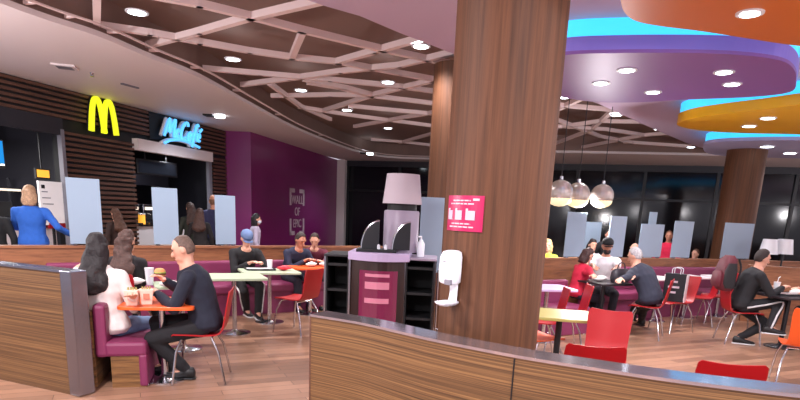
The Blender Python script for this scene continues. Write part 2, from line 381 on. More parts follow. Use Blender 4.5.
def soffit_spot(px, py, label, e):
    p = at(px, py, CZ); t = thing('soffit_spotlight', label, 'spotlight', p)
    MB().box((p.x-.12, p.y, CZ-.015), (.2, .26, .03)).build('housing', M['black'], t, .004)
    MB().lathe([(.001, CZ-.05), (.1, CZ-.05), (.11, CZ), (.001, CZ)], 16, (p.x+.1, p.y, 0)).build('lens', M['lens'], t)
    if e:
        l = bpy.data.lights.new('lamp', 'SPOT'); l.energy = e*LK; l.spot_size = radians(140); l.spot_blend = .7; l.shadow_soft_size = .1; l.color = (.85, .92, 1)
        lo = bpy.data.objects.new('lamp', l); COL.objects.link(lo); lo.location = (p.x+.1, p.y, CZ-.08)
soffit_spot(215, 115, 'square soffit spotlight glowing above the magenta wall start', 120)
soffit_spot(367, 153, 'square soffit spotlight at the far end before the dark glazing', 80)
for px, py, s in [(65, 67, 'square white ceiling vent in the soffit, nearest the viewer'), (130, 86, 'small dark slot vent in the soffit above the yellow M'), (92, 74, 'tiny sprinkler in the white soffit')]:
    p = at(px, py, CZ-.012); k = MB()
    if 'square' in s:
        t = thing('ceiling_vent', s, 'vent', p); MB().box(p, (.3, .3, .024), .3).build('frame', M['white'], t, .004); MB().box(p-V((0, 0, .011)), (.2, .2, .012), .3).build('grille', M['grey_p'], t)
    elif 'slot' in s: tag(k.box(p, (.34, .05, .024), 1.2).build('ceiling_vent', M['grey_p'], None, .004), s, 'vent')
    else: tag(k.lathe([(.001, CZ-.05), (.03, CZ-.05), (.012, CZ-.03), (.03, CZ), (.001, CZ)], 12, (p.x, p.y, 0)).build('sprinkler', M['chrome']), s, 'sprinkler')
# unseen overhead area lights added as fill around the viewer
for x, y, e in [(-2.2, 2.6, 110), (1.2, 1.0, 90), (-1.5, -.8, 90), (3.6, 2.4, 90)]:
    l = bpy.data.lights.new('lamp', 'AREA'); l.shape = 'DISK'; l.size = .3; l.energy = e*1.3; l.color = (1, .95, .98)
    lo = bpy.data.objects.new('lamp', l); COL.objects.link(lo); lo.location = (x, y, CZ-.05 if y > -9 else 3)

# unseen point lights added to brighten the ceilings; one serves the visible globe pendants
for x, y, z, e in [(-2.6, 1.2, 2.3, 90), (1.4, .4, 2.3, 50), (4.6, 1.8, 2.3, 60), (-5.6, 4.6, 2.2, 330), (7.6, 5.0, 2.2, 150), (10.5, 9.5, 2.2, 110), (13, 13.5, 2.2, 60), (3.0, 10.0, 1.75, 110), (-4.9, 9.4, 2.3, 0)]:
    if not e: continue
    l = bpy.data.lights.new('lamp', 'POINT'); l.energy = e; l.shadow_soft_size = .07; l.color = (1, .95, .98)
    lo = bpy.data.objects.new('lamp', l); COL.objects.link(lo); lo.location = (x, y, z)

# ------------------------------------------------------------------ columns
def column(c, r, label, lean=0):
    t = thing('column', label, 'column', (c[0], c[1], 0))
    MB().lathe([(r, .0), (r, 3.42)], 48, (c[0], c[1], 0)).build('shaft', M['colwood'], t, smooth=True)
    MB().lathe([(r+.012, 0), (r+.012, .1), (r+.002, .11), (r+.002, 0)], 48, (c[0], c[1], 0)).build('base_ring', M['steel'], t, smooth=True)
    return t
BC = V((.525, 3.47)); BR = .3
column(BC, BR, 'big round walnut veneer column in the middle foreground carrying a magenta poster')
p = atY(449, 213, 7.9); column((p.x, p.y), .3, 'wooden column half hidden behind the left side of the big column')
p = atY(734, 229, 12.2); column((p.x, p.y), .36, 'tapered looking wooden column on the right below the pale violet panel')

# ------------------------------------------------------------------ partitions
def path_wall(name, label, pts, th, h, m, cap_m, cap_w, cap_h, n=8, joints=(), parent_parts=None):
    P = spline([V((a[0], a[1])) for a in pts], n); t = thing(name, label, 'low partition', (P[0].x, P[0].y, 0))
    nn = []
    for i in range(len(P)):
        d = (P[min(i+1, len(P)-1)]-P[max(i-1, 0)]).normalized(); nn.append(V((-d.y, d.x)))
    def strip(o0, o1, z0, z1):
        mb = MB(); mb.uv = []; rs = []; dist = 0
        for i, p in enumerate(P):
            if i: dist += (P[i]-P[i-1]).length
            a = p+nn[i]*o0; b = p+nn[i]*o1
            rs.append([V((a.x, a.y, z0)), V((a.x, a.y, z1)), V((b.x, b.y, z1)), V((b.x, b.y, z0))])
            mb.uv += [(dist, z0), (dist, z1), (dist, z1+o1-o0), (dist, z0+o1-o0+z1)]
        return mb.rings(rs)
    strip(0, th, 0, h).build('panel', m, t)
    strip(-.012 if cap_w is None else cap_w[0], th+.012 if cap_w is None else cap_w[1], h, h+cap_h).build('top_cap', cap_m, t)
    for j in joints:
        p = P[j]; g = MB(); q = p-nn[j]*.001; g.box((q.x, q.y, h/2), (.006, .006, h-.01)); g.build('panel_joint', M['black'], t)
    return t, P, nn
fg = [at(x, y, .955) for x, y in [(311, 314), (360, 322), (400, 331), (440, 340), (515, 354.5), (580, 365), (660, 377), (730, 386), (800, 394)]]
fg = [(p.x, p.y) for p in fg]; fg.append((2.3, 2.1)); fg.append((3.6, 2.0))
fgw, FP, FN = path_wall('curved_partition', 'low curved foreground wall of zebra striped wood with a mirror polished top', fg, .16, .94, M['zebra'], M['mirror'], (-.006, .166), .015, joints=(32,))
q0 = V(fg[0]); e = MB(); e.box((q0.x+FN[0].x*.08-.004, q0.y+FN[0].y*.08, .47), (.012, .16, .945), atan2(FN[0].y, FN[0].x)-pi/2); e.build('end_trim', M['slat'], fgw)

# left divider with steel post
a = at(-60, 257, 1.03); b = at(60, 270.5, 1.03)
dv, DP, DN = path_wall('wood_divider', 'zebra wood divider with a dark steel end post at the lower left', [(a.x, a.y), ((a.x+b.x)/2-.02, (a.y+b.y)/2), (b.x, b.y)], .12, 1.015, M['zebra'], M['steel'], (-.01, .13), .02)
d = (V(b.xy)-V(a.xy)).normalized(); ang = atan2(d.y, d.x)
pc = V(b.xy)+d*.066+V((-d.y, d.x))*.06
MB().box((pc.x, pc.y, .52), (.125, .15, 1.03), ang).build('end_post', M['steel'], dv, .01)

A = V((-6.6, 5.96)); B = V((-.3, 10.7))
lp, LP, LN = path_wall('low_partition', 'long brown wood partition behind the left banquette', [(A.x, A.y), (-3.4, 8.37), (-1.42, 9.87), (B.x, B.y)], .12, .95, M['warm'], M['warm'], (-.02, .14), .03)
rpts = [(1.3, 8.75), (2.36, 9.49), (4.47, 10.68), (6.1, 11.35), (8.4, 11.9), (11, 12.2)]
rp, RP, RN = path_wall('low_partition', 'long brown wood partition behind the right banquette and white screens', rpts, .12, .95, M['warm'], M['warm'], (-.02, .14), .03)
rp2, _, _ = path_wall('low_partition', 'short wood partition right of the seated man with backpack', [(5.95, 10.1), (7.2, 9.7), (9.5, 9.4)], .12, .95, M['warm'], M['warm'], (-.02, .14), .03)

def banquette(label, pts, d0=0, h=.77, seat=.46):
    P = spline([V(a) for a in pts], 6); t = thing('banquette', label, 'bench seat', (P[0].x, P[0].y, 0)); nn = []
    for i in range(len(P)):
        d = (P[min(i+1, len(P)-1)]-P[max(i-1, 0)]).normalized(); nn.append(V((d.y, -d.x)))
    def st(o0, o1, z0, z1, nm, m, bev):
        rs = []
        for i, p in enumerate(P):
            a = p+nn[i]*o0; b = p+nn[i]*o1
            rs.append([V((a.x, a.y, z0)), V((a.x, a.y, z1)), V((b.x, b.y, z1)), V((b.x, b.y, z0))])
        MB().rings(rs).build(nm, m, t, bev)
    st(.03, .15, .3, h, 'backrest', M['pink'], .03); st(.1, .58, .33, seat, 'seat', M['pink'], .03); st(.1, .52, 0, .33, 'base', M['pink'], 0)
    return t
banquette('long magenta upholstered banquette along the left wooden partition', [(-4.6, 7.44), (-3.4, 8.35), (-1.42, 9.84), (-.5, 10.52)])
banquette('long magenta banquette along the right wooden partition', [(2.9, 9.77), (4.47, 10.65), (6.0, 11.28)], h=.84)
def bench(label, c, rz, w, dep, seat=.40, back=.72):
    t = thing('bench', label, 'bench', (c[0], c[1], 0), rz)
    MB().box((0, .02, .14), (w, dep-.06, .28)).build('base', M['zebra_b'], t, 0, world=False)
    MB().box((0, 0, .34), (w+.02, dep, .13)).build('seat', M['pink'], t, .03, world=False)
    MB().box((0, dep/2-.035, .15), (w+.02, .07, .29)).build('seat_front', M['pink'], t, .02, world=False)
    MB().box((0, -dep/2-.02, .5), (w+.02, .1, .46)).build('backrest', M['pink'], t, .03, world=False)
    MB().box((0, -dep/2-.085, .34), (w, .03, .66)).build('back_panel', M['zebra_b'], t, .004, world=False)
    for s in (-1, 1): MB().tube([(s*(w/2-.06), dep/2-.03, 0), (s*(w/2-.06), dep/2-.03, .03)], .025, 10).build('foot', M['plastic_w'], t, world=False)
    return t
bench('magenta bench with wooden base on which the two long-haired women sit, lower left', (-2.52, 5.42), radians(-75), 1.2, .34)
p = at(566, 300, .45); bench('purple bench end seen past the right edge of the big column', (2.05, 8.15), radians(-150), 1.2, .5, .42, .8)

# white upright screens
GS = 'white upright screens along the partitions'
def screen(x0, x1, ytop, line, h0, label):
    a, b = line; q0 = onl(x0, 250, a, b); q1 = onl(x1, 250, a, b); xm = (x0+x1)/2
    top = onl(xm, ytop, a, b).z; c = (q0+q1)/2; w = (q1-q0).xy.length; an = atan2(q1.y-q0.y, q1.x-q0.x)
    t = thing('privacy_screen', label, 'screen', (c.x, c.y, h0), an, GS)
    MB().box((0, 0, (top-h0)/2+.01), (w, .014, top-h0-.02)).build('panel', M['acrylic'], t, .003, world=False)
    for s in (-1, 1): MB().box((s*w*.36, 0, .012), (.05, .06, .024)).build('foot_clamp', M['steel'], t, .003, world=False)
lo = V((-.6, .8))*.05
LL = (A+lo*-1+V((-.036, .048))*2, B+V((-.036, .048))*2)
LL = (V((-6.6, 5.96))+V((-.04, .05)), V((-1.42, 9.87))+V((-.04, .05)))
screen(71, 104, 178.5, LL, .98, 'largest white screen on the left partition, next to the woman in blue')
screen(154.5, 179.5, 188, LL, .98, 'white screen in front of the cafe opening, middle of three on the left')
screen(216, 236, 195.5, LL, .98, 'white screen before the magenta wall, rightmost of the left partition')
RL1 = ((2.36, 9.55), (4.47, 10.74)); RL2 = ((4.47, 10.74), (6.1, 11.41))
screen(564, 583, 212, RL1, .98, 'white screen closest to the big column on the right')
screen(607, 623, 216, RL1, .98, 'narrow white screen behind the man in the white shirt')
screen(638, 661, 224, RL1, .98, 'wide white screen behind the man in the dark jacket')
screen(671, 690, 221, RL2, .98, 'white screen right of the standing person in red')
screen(721, 750, 223, RL2, .98, 'widest white screen on the right, in front of the far column')
a = V((-.3, 6.9)); q = MB()
p0 = atY(420, 228, 6.9); p1 = atY(443, 228, 6.9)
t = thing('privacy_screen', 'tall white screen between the lamp and the big column', 'screen', ((p0.x+p1.x)/2, 6.9, 0), 0, GS)
MB().box((0, 0, 1.35), (p1.x-p0.x, .014, .86)).build('panel', M['acrylic'], t, .003, world=False)
for s in (-1, 1): MB().tube([(s*.11, 0, 0), (s*.11, 0, .95)], .014, 8).build('leg', M['chrome'], t, world=False)
p0 = atY(583.5, 240, 12.3); p1 = atY(601, 240, 12.3); zt_ = atY(592, 222, 12.3).z
t = thing('privacy_screen', 'lower white screen second from the big column, behind the seated woman in white', 'screen', ((p0.x+p1.x)/2, 12.3, 0), .3, GS)
MB().box((0, 0, (zt_+.7)/2), ((p1.x-p0.x)*1.04, .014, zt_-.7)).build('panel', M['acrylic'], t, .003, world=False)
for s in (-1, 1): MB().tube([(s*.11, 0, 0), (s*.11, 0, .72)], .014, 8).build('leg', M['chrome'], t, world=False)
p0 = atY(646, 232, 11.3); p1 = atY(656, 232, 11.3)
t = thing('privacy_screen', 'taller thin white screen standing just behind the wide one over the dark jacket', 'screen', ((p0.x+p1.x)/2, 11.3, 0), .4, GS)
MB().box((0, 0, 1.36), (p1.x-p0.x, .014, .9)).build('panel', M['acrylic'], t, .003, world=False)
for s in (-1, 1): MB().tube([(s*.07, 0, 0), (s*.07, 0, .95)], .012, 8).build('leg', M['chrome'], t, world=False)

# ------------------------------------------------------------------ signs
t = thing('arches_sign', 'glowing yellow double-arch M sign on the slatted band', 'sign', wp(1.95, .06, 2.8))
def arch(mb, s0, s1, z0, z1, w, d0, d1):
    pts = []
    for k in range(25):
        u = -1+2*k/24; pts.append((s0+(s1-s0)*(u+1)/2, z0+(z1-z0)*(1-abs(u)**2.6)))
    rs = []
    for i, p in enumerate(pts):
        a = V(pts[max(i-1, 0)]); b = V(pts[min(i+1, 24)]); tt = (b-a).normalized(); nr = V((-tt.y, tt.x))
        ww = w*(.75+.25*abs(-1+2*i/24)); o = V(p)+nr*ww/2; q = V(p)-nr*ww/2
        rs.append([wp(o.x, d0, o.y), wp(o.x, d1, o.y), wp(q.x, d1, q.y), wp(q.x, d0, q.y)])
    mb.rings(rs)
mb = MB(); arch(mb, 1.66, 1.98, 2.78, 3.36, .085, .06, .12); arch(mb, 1.96, 2.28, 2.78, 3.36, .085, .06, .12); mb.build('letter', M['neon_y'], t)
mb = MB(); arch(mb, 1.66, 1.98, 2.77, 3.37, .11, .03, .06); arch(mb, 1.96, 2.28, 2.77, 3.37, .11, .03, .06); mb.build('back_shell', M['dark'], t)
t = thing('cafe_sign', 'glowing blue script cafe sign with underline swoosh above the cafe opening', 'sign', wp(4.4, .1, 3.0))
def script(strokes, r, d, s0, z0, sx, sz):
    mb = MB()
    for st in strokes:
        P = spline([V((x, y, 0)) for x, y in st], 5)
        mb.tube([wp(s0+(q.x+.22*q.y)*sx, d, z0+q.y*sz) for q in P], r, 8)
    return mb
STR = [[(0, 0), (.12, .55), (.22, 1), (.3, .6), (.34, .25), (.5, .7), (.62, 1.02), (.66, .5), (.72, 0)],
       [(1.02, .42), (.92, .5), (.84, .3), (.88, .08), (1.02, .12)],
       [(1.62, .8), (1.55, 1.0), (1.36, .95), (1.2, .6), (1.18, .2), (1.34, 0), (1.56, .16)],
       [(1.96, .42), (1.82, .48), (1.72, .24), (1.8, .05), (1.94, .25), (1.98, .45), (1.98, .05)],
       [(2.42, .95), (2.32, 1.05), (2.24, .8), (2.18, .3), (2.12, -.35)], [(2.08, .48), (2.38, .52)],
       [(2.44, .22), (2.62, .32), (2.58, .5), (2.46, .38), (2.48, .1), (2.66, .1)], [(2.58, .66), (2.7, .84)],
       [(.1, -.42), (.5, -.2), (1.2, -.08), (1.9, -.12), (2.7, -.3)]]
script(STR, .03, .2, 3.55, 2.95, .47, .36).build('letters', M['neon_b'], t, smooth='full')
script(STR, .04, .12, 3.53, 2.95, .47, .36).build('back_shell', M['plastic_w'], t, smooth='full')

# wall lettering
QA, QB = V((-4.01, 15.42)), V((-2.66, 22.7)); QU = (QB-QA).normalized(); QN = V((QU.y, -QU.x))
c = onl(297, 212, QA, QB); fr = lambda dz, du=0: frame4(c+V((QU.x*du+QN.x*.012, QU.y*du+QN.y*.012, dz)), (QU.x, QU.y, 0), (0, 0, 1))
t = thing('wall_lettering', 'white bracketed lettering on the magenta wall', 'wall sign', c)
for s, z in (('WALL', .36), ('OF', 0), ('EPIC', -.36)): text_mesh(s, .36, fr(z), M['print_w'], 'word', t)
for sg in (1, -1):
    mb = MB()
    def bx(u0, u1, z0, z1):
        vs = [c+V((QU.x*u+QN.x*d, QU.y*u+QN.y*d, z*sg)) for u in (u0, u1) for d in (.003, .015) for z in (z0, z1)]
        mb.add(vs, [(0, 1, 3, 2), (4, 6, 7, 5), (0, 4, 5, 1), (2, 3, 7, 6), (0, 2, 6, 4), (1, 5, 7, 3)])
    bx(-.62, -.5, .2, .7); bx(-.62, -.22, .58, .7); bx(.5, .62, .2, .7); bx(.2, .62, .58, .7)
    mb.build('bracket', M['print_w'], t)

# poster and dispenser on the big column
def colpt(px, py, dr=0):
    d = ray(px, py); r = BR+dr; o = V((-BC.x, -BC.y)); aa = d.x**2+d.y**2; bb = 2*(o.x*d.x+o.y*d.y); cc = o.length_squared-r*r
    dd = max(bb*bb-4*aa*cc, 0); tt = (-bb-sqrt(dd))/(2*aa); p = CAMP+d*tt; return atan2(p.y-BC.y, p.x-BC.x), p.z
def cpatch(a0, a1, z0, z1, r0, r1, n=14):
    rs = []
    for k in range(n+1):
        a = a0+(a1-a0)*k/n; x, y = cos(a), sin(a)
        rs.append([V((BC.x+x*r0, BC.y+y*r0, z0)), V((BC.x+x*r1, BC.y+y*r1, z0)), V((BC.x+x*r1, BC.y+y*r1, z1)), V((BC.x+x*r0, BC.y+y*r0, z1))])
    return MB().rings(rs)
aL, zt = colpt(450, 196); aR, _ = colpt(485, 196); _, zb = colpt(467, 231.5); zt = colpt(467, 195.5)[1]
t = thing('poster', 'square magenta poster with white text and three cups on the big column', 'poster', (BC.x+BR*cos((aL+aR)/2), BC.y+BR*sin((aL+aR)/2), zb))
cpatch(aL, aR, zb, zt, BR+.001, BR+.006).build('sheet', M['poster'], t)
hz = zt-zb; am = lambda u: aL+(aR-aL)*u
random.seed(3)
for v, u0, u1 in ((.86, .22, .7), (.77, .14, .8), (.21, .2, .72), (.12, .14, .82)):        # lines too small to read in the photo: word-long marks
    u = u0
    while u < u1:
        w_ = .05+.09*random.random(); e_ = min(u+w_, u1)
        cpatch(am(u), am(e_), zb+hz*(v-.018), zb+hz*(v+.018), BR+.006, BR+.008, 3).build('text_line', M['print_w'], t); u = e_+.025
cpatch(am(.76), am(.9), zb+hz*.86, zb+hz*.92, BR+.006, BR+.008).build('logo_mark', M['print_w'], t)
for u0, u1 in ((.06, .21), (.31, .5), (.6, .82)):
    cpatch(am(u0), am(u1), zb+hz*.32, zb+hz*.58, BR+.006, BR+.009).build('cup_picture', M['print_g'], t)
    cpatch(am(u0), am(u0+.05), zb+hz*.57, zb+hz*.64, BR+.006, BR+.009).build('cup_straw', M['print_w'], t)
a0, z1 = colpt(457, 250); _, z0 = colpt(457, 305); zm = colpt(457, 282)[1]
ad = (colpt(449, 270)[0]+colpt(467, 270)[0])/2; ddir = V((cos(ad), sin(ad))); dp = BC+ddir*(BR+.05)
t = thing('sanitizer_dispenser', 'white hand sanitizer dispenser with drip tray mounted on the big column', 'dispenser', (dp.x, dp.y, z0), ad-pi/2)
hh = z1-z0
def ring_rect(w, d, y, z, n=16, p=4):
    o = []
    for k in range(n):
        th = 2*pi*k/n; cx, sy = cos(th), sin(th); s = (abs(cx)**p+abs(sy)**p)**(-1/p); o.append(V((w/2*cx*s, y+d/2*sy*s, z)))
    return o
MB().rings([ring_rect(.085, .08, 0, hh*.40), ring_rect(.1, .1, 0, hh*.43), ring_rect(.108, .105, .004, hh*.65), ring_rect(.105, .1, 0, hh*.88), ring_rect(.09, .085, -.005, hh*.97), ring_rect(.05, .05, -.01, hh)]).build('housing', M['plastic_w'], t, 0, True, world=False)
MB().box((0, .05, hh*.8), (.02, .012, .006)).build('window_slit', M['grey_p'], t, world=False)
MB().box((-.03, .045, hh*.44), (.045, .02, .03)).build('nozzle_cover', M['grey_p'], t, .004, world=False)
MB().rings([ring_rect(.06, .018, -.035, hh*.41), ring_rect(.055, .018, -.035, hh*.2), ring_rect(.055, .03, -.03, hh*.08), ring_rect(.055, .03, -.03, 0.01)]).build('stem', M['plastic_w'], t, 0, True, world=False)
MB().rings([ring_rect(.06, .1, .01, 0), ring_rect(.09, .13, .015, .012), ring_rect(.095, .135, .015, .022), ring_rect(.08, .12, .015, .018)]).build('drip_tray', M['plastic_w'], t, 0, True, world=False)

# ------------------------------------------------------------------ chairs
def chair(label, loc, rz, m, group=None):
    t = thing('dining_chair', label, 'chair', loc, rz, group)
    def sheet(prof, nm):
        rs = []
        for w, y, z, tx, tz in prof:
            ring = []
            for sgn, off in ((1, 1), (-1, 1)):
                pass
            n = 7; top = [V((w/2*(-1+2*k/(n-1)), y+tx*.006, z+tz*.006+.012*(2*k/(n-1)-1)**2)) for k in range(n)]
            bot = [V((q.x, y-tx*.006, q.z-tz*.012)) for q in top[::-1]]
            rs.append(top+bot)
        return MB().rings(rs).build(nm, m, t, 0, True, world=False)
    sheet([(.34, .215, .425, .3, 1), (.40, .19, .446, 0, 1), (.42, .08, .447, 0, 1), (.41, -.06, .44, 0, 1), (.385, -.16, .442, 0, 1), (.37, -.205, .458, .6, .7)], 'seat')
    sheet([(.37, -.205, .458, .6, .7), (.355, -.232, .5, 1, .3), (.355, -.25, .58, 1, 0), (.365, -.268, .68, 1, 0), (.375, -.285, .77, 1, 0), (.365, -.296, .825, 1, 0), (.33, -.298, .84, 1, 0)], 'backrest')
    MB().tube([(-.15, .12, .425), (.15, .12, .425)], .01, 8).tube([(0, .12, .425), (0, -.13, .42)], .01, 8).tube([(-.15, -.13, .42), (.15, -.13, .42)], .01, 8).build('seat_frame', M['chrome'], t, world=False)
    for sx in (-1, 1):
        MB().tube([(sx*.15, .12, .425), (sx*.19, .17, .3), (sx*.215, .21, 0)], .0105, 8).build('leg', M['chrome'], t, 0, True, world=False)
        MB().tube([(sx*.15, -.13, .42), (sx*.19, -.19, .3), (sx*.215, -.25, 0)], .0105, 8).build('leg', M['chrome'], t, 0, True, world=False)
    return t
GR = 'red moulded dining chairs'
def rc(label, x, y, deg): return chair(label, (x, y, 0), radians(deg), M['red'], GR)
rc('red chair under the man in the dark sweater at the orange table', -1.85, 5.20, 100)
rc('red chair with chrome legs left of the black cabinet, facing the pale green tables', -1.38, 7.5, 62)
rc('red chair between the two long-haired women, mostly hidden behind the orange table', -2.98, 6.25, 2)
p = at(607, 312, .83); rc('large red chair right of the yellow table, its whole back visible', p.x-.10, p.y-.25, 152)
p = at(594, 348, .83); rc('red chair right behind the polished wall top, only its low wide back showing', p.x+.05, p.y+.28, -8)
p = at(734, 366, .83); rc('red chair at the lower right, backrest peeking over the foreground wall', p.x+.05, p.y+.28, -12)
p = at(568, 285, .83); rc('narrow red chair back directly behind the yellow table', 1.57, 6.6, 86)
p = at(590, 286, .83); rc('red chair back left of the dark trio table, next to the girl in red', 1.96, 7.02, 86)
p = at(547, 264, .83); rc('red chair cut off by the right edge of the big column', p.x, p.y, 160)
rc('red chair under the older man in the dark jacket', 3.5, 8.27, 60)
rc('red chair carrying the black and white bag', 4.15, 8.85, 112)
rc('red chair in the row behind the bag, farther along the banquette', 4.85, 9.55, 75)
rc('red chair in the row beside the banquette, closest to the backpack', 5.35, 9.85, 80)
rc('red chair under the man with the backpack', 4.80, 8.12, -98)
p = at(790, 304, .83); chair('orange chair at the right edge by the dark table', (p.x+.05, p.y-.25, 0), radians(-25), M['orange_c'], 'orange moulded dining chairs')
p = at(548, 338, .45); chair('orange chair under the yellow table, beside the big column', (p.x-.1, p.y+.05, 0), radians(-60), M['orange_c'], 'orange moulded dining chairs')

# ------------------------------------------------------------------ tables
def rrect(w, d, r=.05, n=4):
    o = []
    for cx, cy, a in ((w/2-r, d/2-r, 0), (-w/2+r, d/2-r, pi/2), (-w/2+r, -d/2+r, pi), (w/2-r, -d/2+r, 3*pi/2)):
        for k in range(n+1): o.append((cx+r*cos(a+pi/2*k/n), cy+r*sin(a+pi/2*k/n)))
    return o
def table(label, loc, rz, w, d, m, h=.73, two=False, edge=None, dark=False):
    t = thing('cafe_table', label, 'table', loc, rz)
    MB().prism(rrect(w, d, .06), h-.028, h).build('tabletop', m, t, .004, world=False)
    lm = M['mull'] if dark else M['chrome']
    for x in ((-w*.3, w*.3) if two else (0,)):
        MB().lathe([(.03, .02), (.03, h-.04), (.09, h-.028)], 16, (x, 0, 0)).build('pedestal', lm, t, 0, True, world=False)
        MB().lathe([(.001, 0), (.2, 0), (.2, .012), (.05, .03), (.03, .05), (.001, .05)], 24, (x, 0, 0)).build('base_plate', lm, t, 0, True, world=False)
    return t
table('orange table at which the man in the dark sweater and the women sit', (-2.16, 5.15, 0), radians(12), .62, .62, M['orange_t'], .72)
table('pale green table just right of the man in the dark sweater', (-2.12, 7.25, 0), radians(25), .75, .62, M['mint'])
table('pale green table with tray and red packet in front of the man in a cap', (-1.86, 8.06, 0), radians(25), .78, .6, M['mint'])
table('far orange table in front of the two men by the magenta wall', (-1.42, 8.86, 0), radians(30), .6, .5, M['orange_t'])
table('yellow topped table right of the big column', (1.52, 5.5, 0), radians(-10), .62, .6, M['yellow_t'], .72, dark=True)
p = at(560, 291, .73); table('lilac topped table behind the yellow one, at the column edge', (1.9, 7.62, 0), radians(10), .62, .6, M['lilac_t'])
table('dark topped table shared by the man in white, the girl and the older man', (2.98, 8.62, 0), radians(25), .62, .6, M['dark_t'], dark=True)
table('dark topped table with tray in front of the man with the backpack', (5.3, 7.95, 0), radians(10), .75, .7, M['dark_t'], dark=True)
table('white edged table along the right banquette, nearer the bag', (4.25, 9.72, 0), radians(25), .6, .55, M['white_t'])
table('white edged table along the right banquette, nearer the backpack', (5.0, 10.25, 0), radians(25), .6, .55, M['white_t'])
table('white edged table at the far right end of the banquette', (5.75, 10.55, 0), radians(25), .55, .5, M['white_t'])

# ------------------------------------------------------------------ cabinet with lamp
sx, sy = -.235, 6.05; srz = radians(-3)
t = thing('tray_cabinet', 'dark tray cabinet with open slots and bowed lilac counter left of the column', 'cabinet', (sx, sy, 0), srz)
HC = 1.14
t.scale = (.9, 1, 1)
for s in (-1, 1):
    cx = s*.46; hw = .155 if s > 0 else .125
    m = MB()
    for x in (cx-hw, cx+hw): m.box((x, .0, HC/2), (.025, .5, HC))
    m.box((cx, .23, HC/2), (hw*2, .03, HC)); m.build('side_unit', M['black'], t, world=False)
    for k in range(5): MB().box((cx, 0, .04+k*.255), (hw*1.88, .46, .025)).build('shelf', M['black'], t, world=False)
    for x in (cx-hw-.013, cx+hw+.013): MB().box((x, -.252, HC/2), (.02, .012, HC)).build('edge_strip', M['steel'], t, world=False)
    MB().box((cx, 0, HC+.012), (hw*2+.05, .52, .024)).build('side_top', M['mull'] if s < 0 else M['lilac_body'], t, .004, world=False)
arc = [(-.315+.63*k/12, -.24-.14*sin(pi*k/12)) for k in range(13)]
MB().prism(arc+[(.315, .24), (-.315, .24)], 0, HC-.02).build('centre_body', M['dkwood'], t, world=False)
arc2 = [(-.34+.68*k/12, -.27-.15*sin(pi*k/12)) for k in range(13)]
MB().prism(arc2+[(.34, .25), (-.34, .25)], HC-.02, HC+.06).build('counter_top', M['lilac_t'], t, .006, world=False)
pk = mat('pink_glass', (120, 44, 74), .12); 
arc3 = [(-.2+.42*k/10, -.262-.13*sin(pi*(.18+.64*k/10))) for k in range(11)]
MB().prism(arc3+[(.22, -.22), (-.2, -.22)], .1, 1.03).build('glass_front', pk, t, world=False)
pk2 = mat('pink_stripe', (206, 128, 150), .3)
for z, hh2 in ((1.0, .03), (.92, .07), (.76, .05)):
    MB().prism([(x*.9, y-.006) for x, y in arc3]+[(.2, -.24), (-.18, -.24)], z-hh2, z).build('glass_stripe', pk2, t, world=False)
cw = lambda x, y, z: Matrix.Translation((sx, sy, 0)) @ Matrix.Rotation(srz, 4, 'Z') @ V((x, y, z))
lp_ = cw(.19, .04, HC+.06)
t = thing('table_lamp', 'big lamp with tapered pale shade on a wide lilac body, on the black cabinet', 'lamp', lp_)
MB().lathe([(.185, 0), (.185, .02), (.18, .03), (.18, .40), (.17, .415), (.001, .415)], 32).build('lamp_body', M['lilac_body'], t, 0, True, world=False)
MB().lathe([(.001, .41), (.15, .41), (.15, .48), (.001, .48)], 24).build('neck', M['black'], t, 0, True, world=False)
MB().lathe([(.2, .48), (.165, .77), (.158, .77), (.19, .485)], 36).build('lamp_shade', M['shade'], t, 0, True, world=False)
MB().lathe([(.001, .755), (.16, .755), (.16, .765), (.001, .765)], 24).build('shade_top', M['shade'], t, world=False)
tp = cw(-.035, -.14, HC+.06)
t = thing('condiment_tray', 'black tray on the cabinet with two curved chrome fins', 'tray', tp)
MB().box((0, 0, .015), (.4, .24, .03)).build('tray', M['black'], t, .008, world=False)
def fin(x0, flip):
    poly = [(0, 0)]+[(.17*(1-cos(pi/2*k/10)), .27*sin(pi/2*k/10)) for k in range(11)]+[(.17, 0)]
    for nm, mt, w, y in (('fin', M['black'], .02, 0), ):
        pass
    a = [(x0+flip*p[0], p[1]) for p in poly]; n = len(a)
    vs = [(x, -.06, z+.03) for x, z in a]+[(x, -.02, z+.03) for x, z in a]
    MB().add(vs, [tuple(range(n)), tuple(range(n, 2*n))]+[(i, (i+1) % n, n+(i+1) % n, n+i) for i in range(n)]).build('fin', M['mull'], t, world=False)
    MB().tube([(x, -.04, z+.03) for x, z in a[1:-1]], .014, 8).build('chrome_edge', M['chrome'], t, 0, True, world=False)
fin(-.15, 1); fin(.16, 1)
for x in (.02, .09): MB().lathe([(.001, .03), (.015, .03), (.015, .07), (.001, .08)], 12, (x, -.07, 0)).build('knob', M['plastic_w'], t, 0, True, world=False)
bp = cw(.405, -.05, HC+.024)
t = thing('sanitizer_bottle', 'small white pump bottle at the right end of the black cabinet', 'bottle', bp)
MB().lathe([(.001, 0), (.036, 0), (.038, .02), (.038, .13), (.02, .16), (.016, .17), (.001, .17)], 16).build('bottle_body', M['plastic_w'], t, 0, True, world=False)
MB().tube([(0, 0, .17), (0, 0, .2), (-.03, -.01, .2)], .009, 8).build('pump', M['plastic_w'], t, world=False)

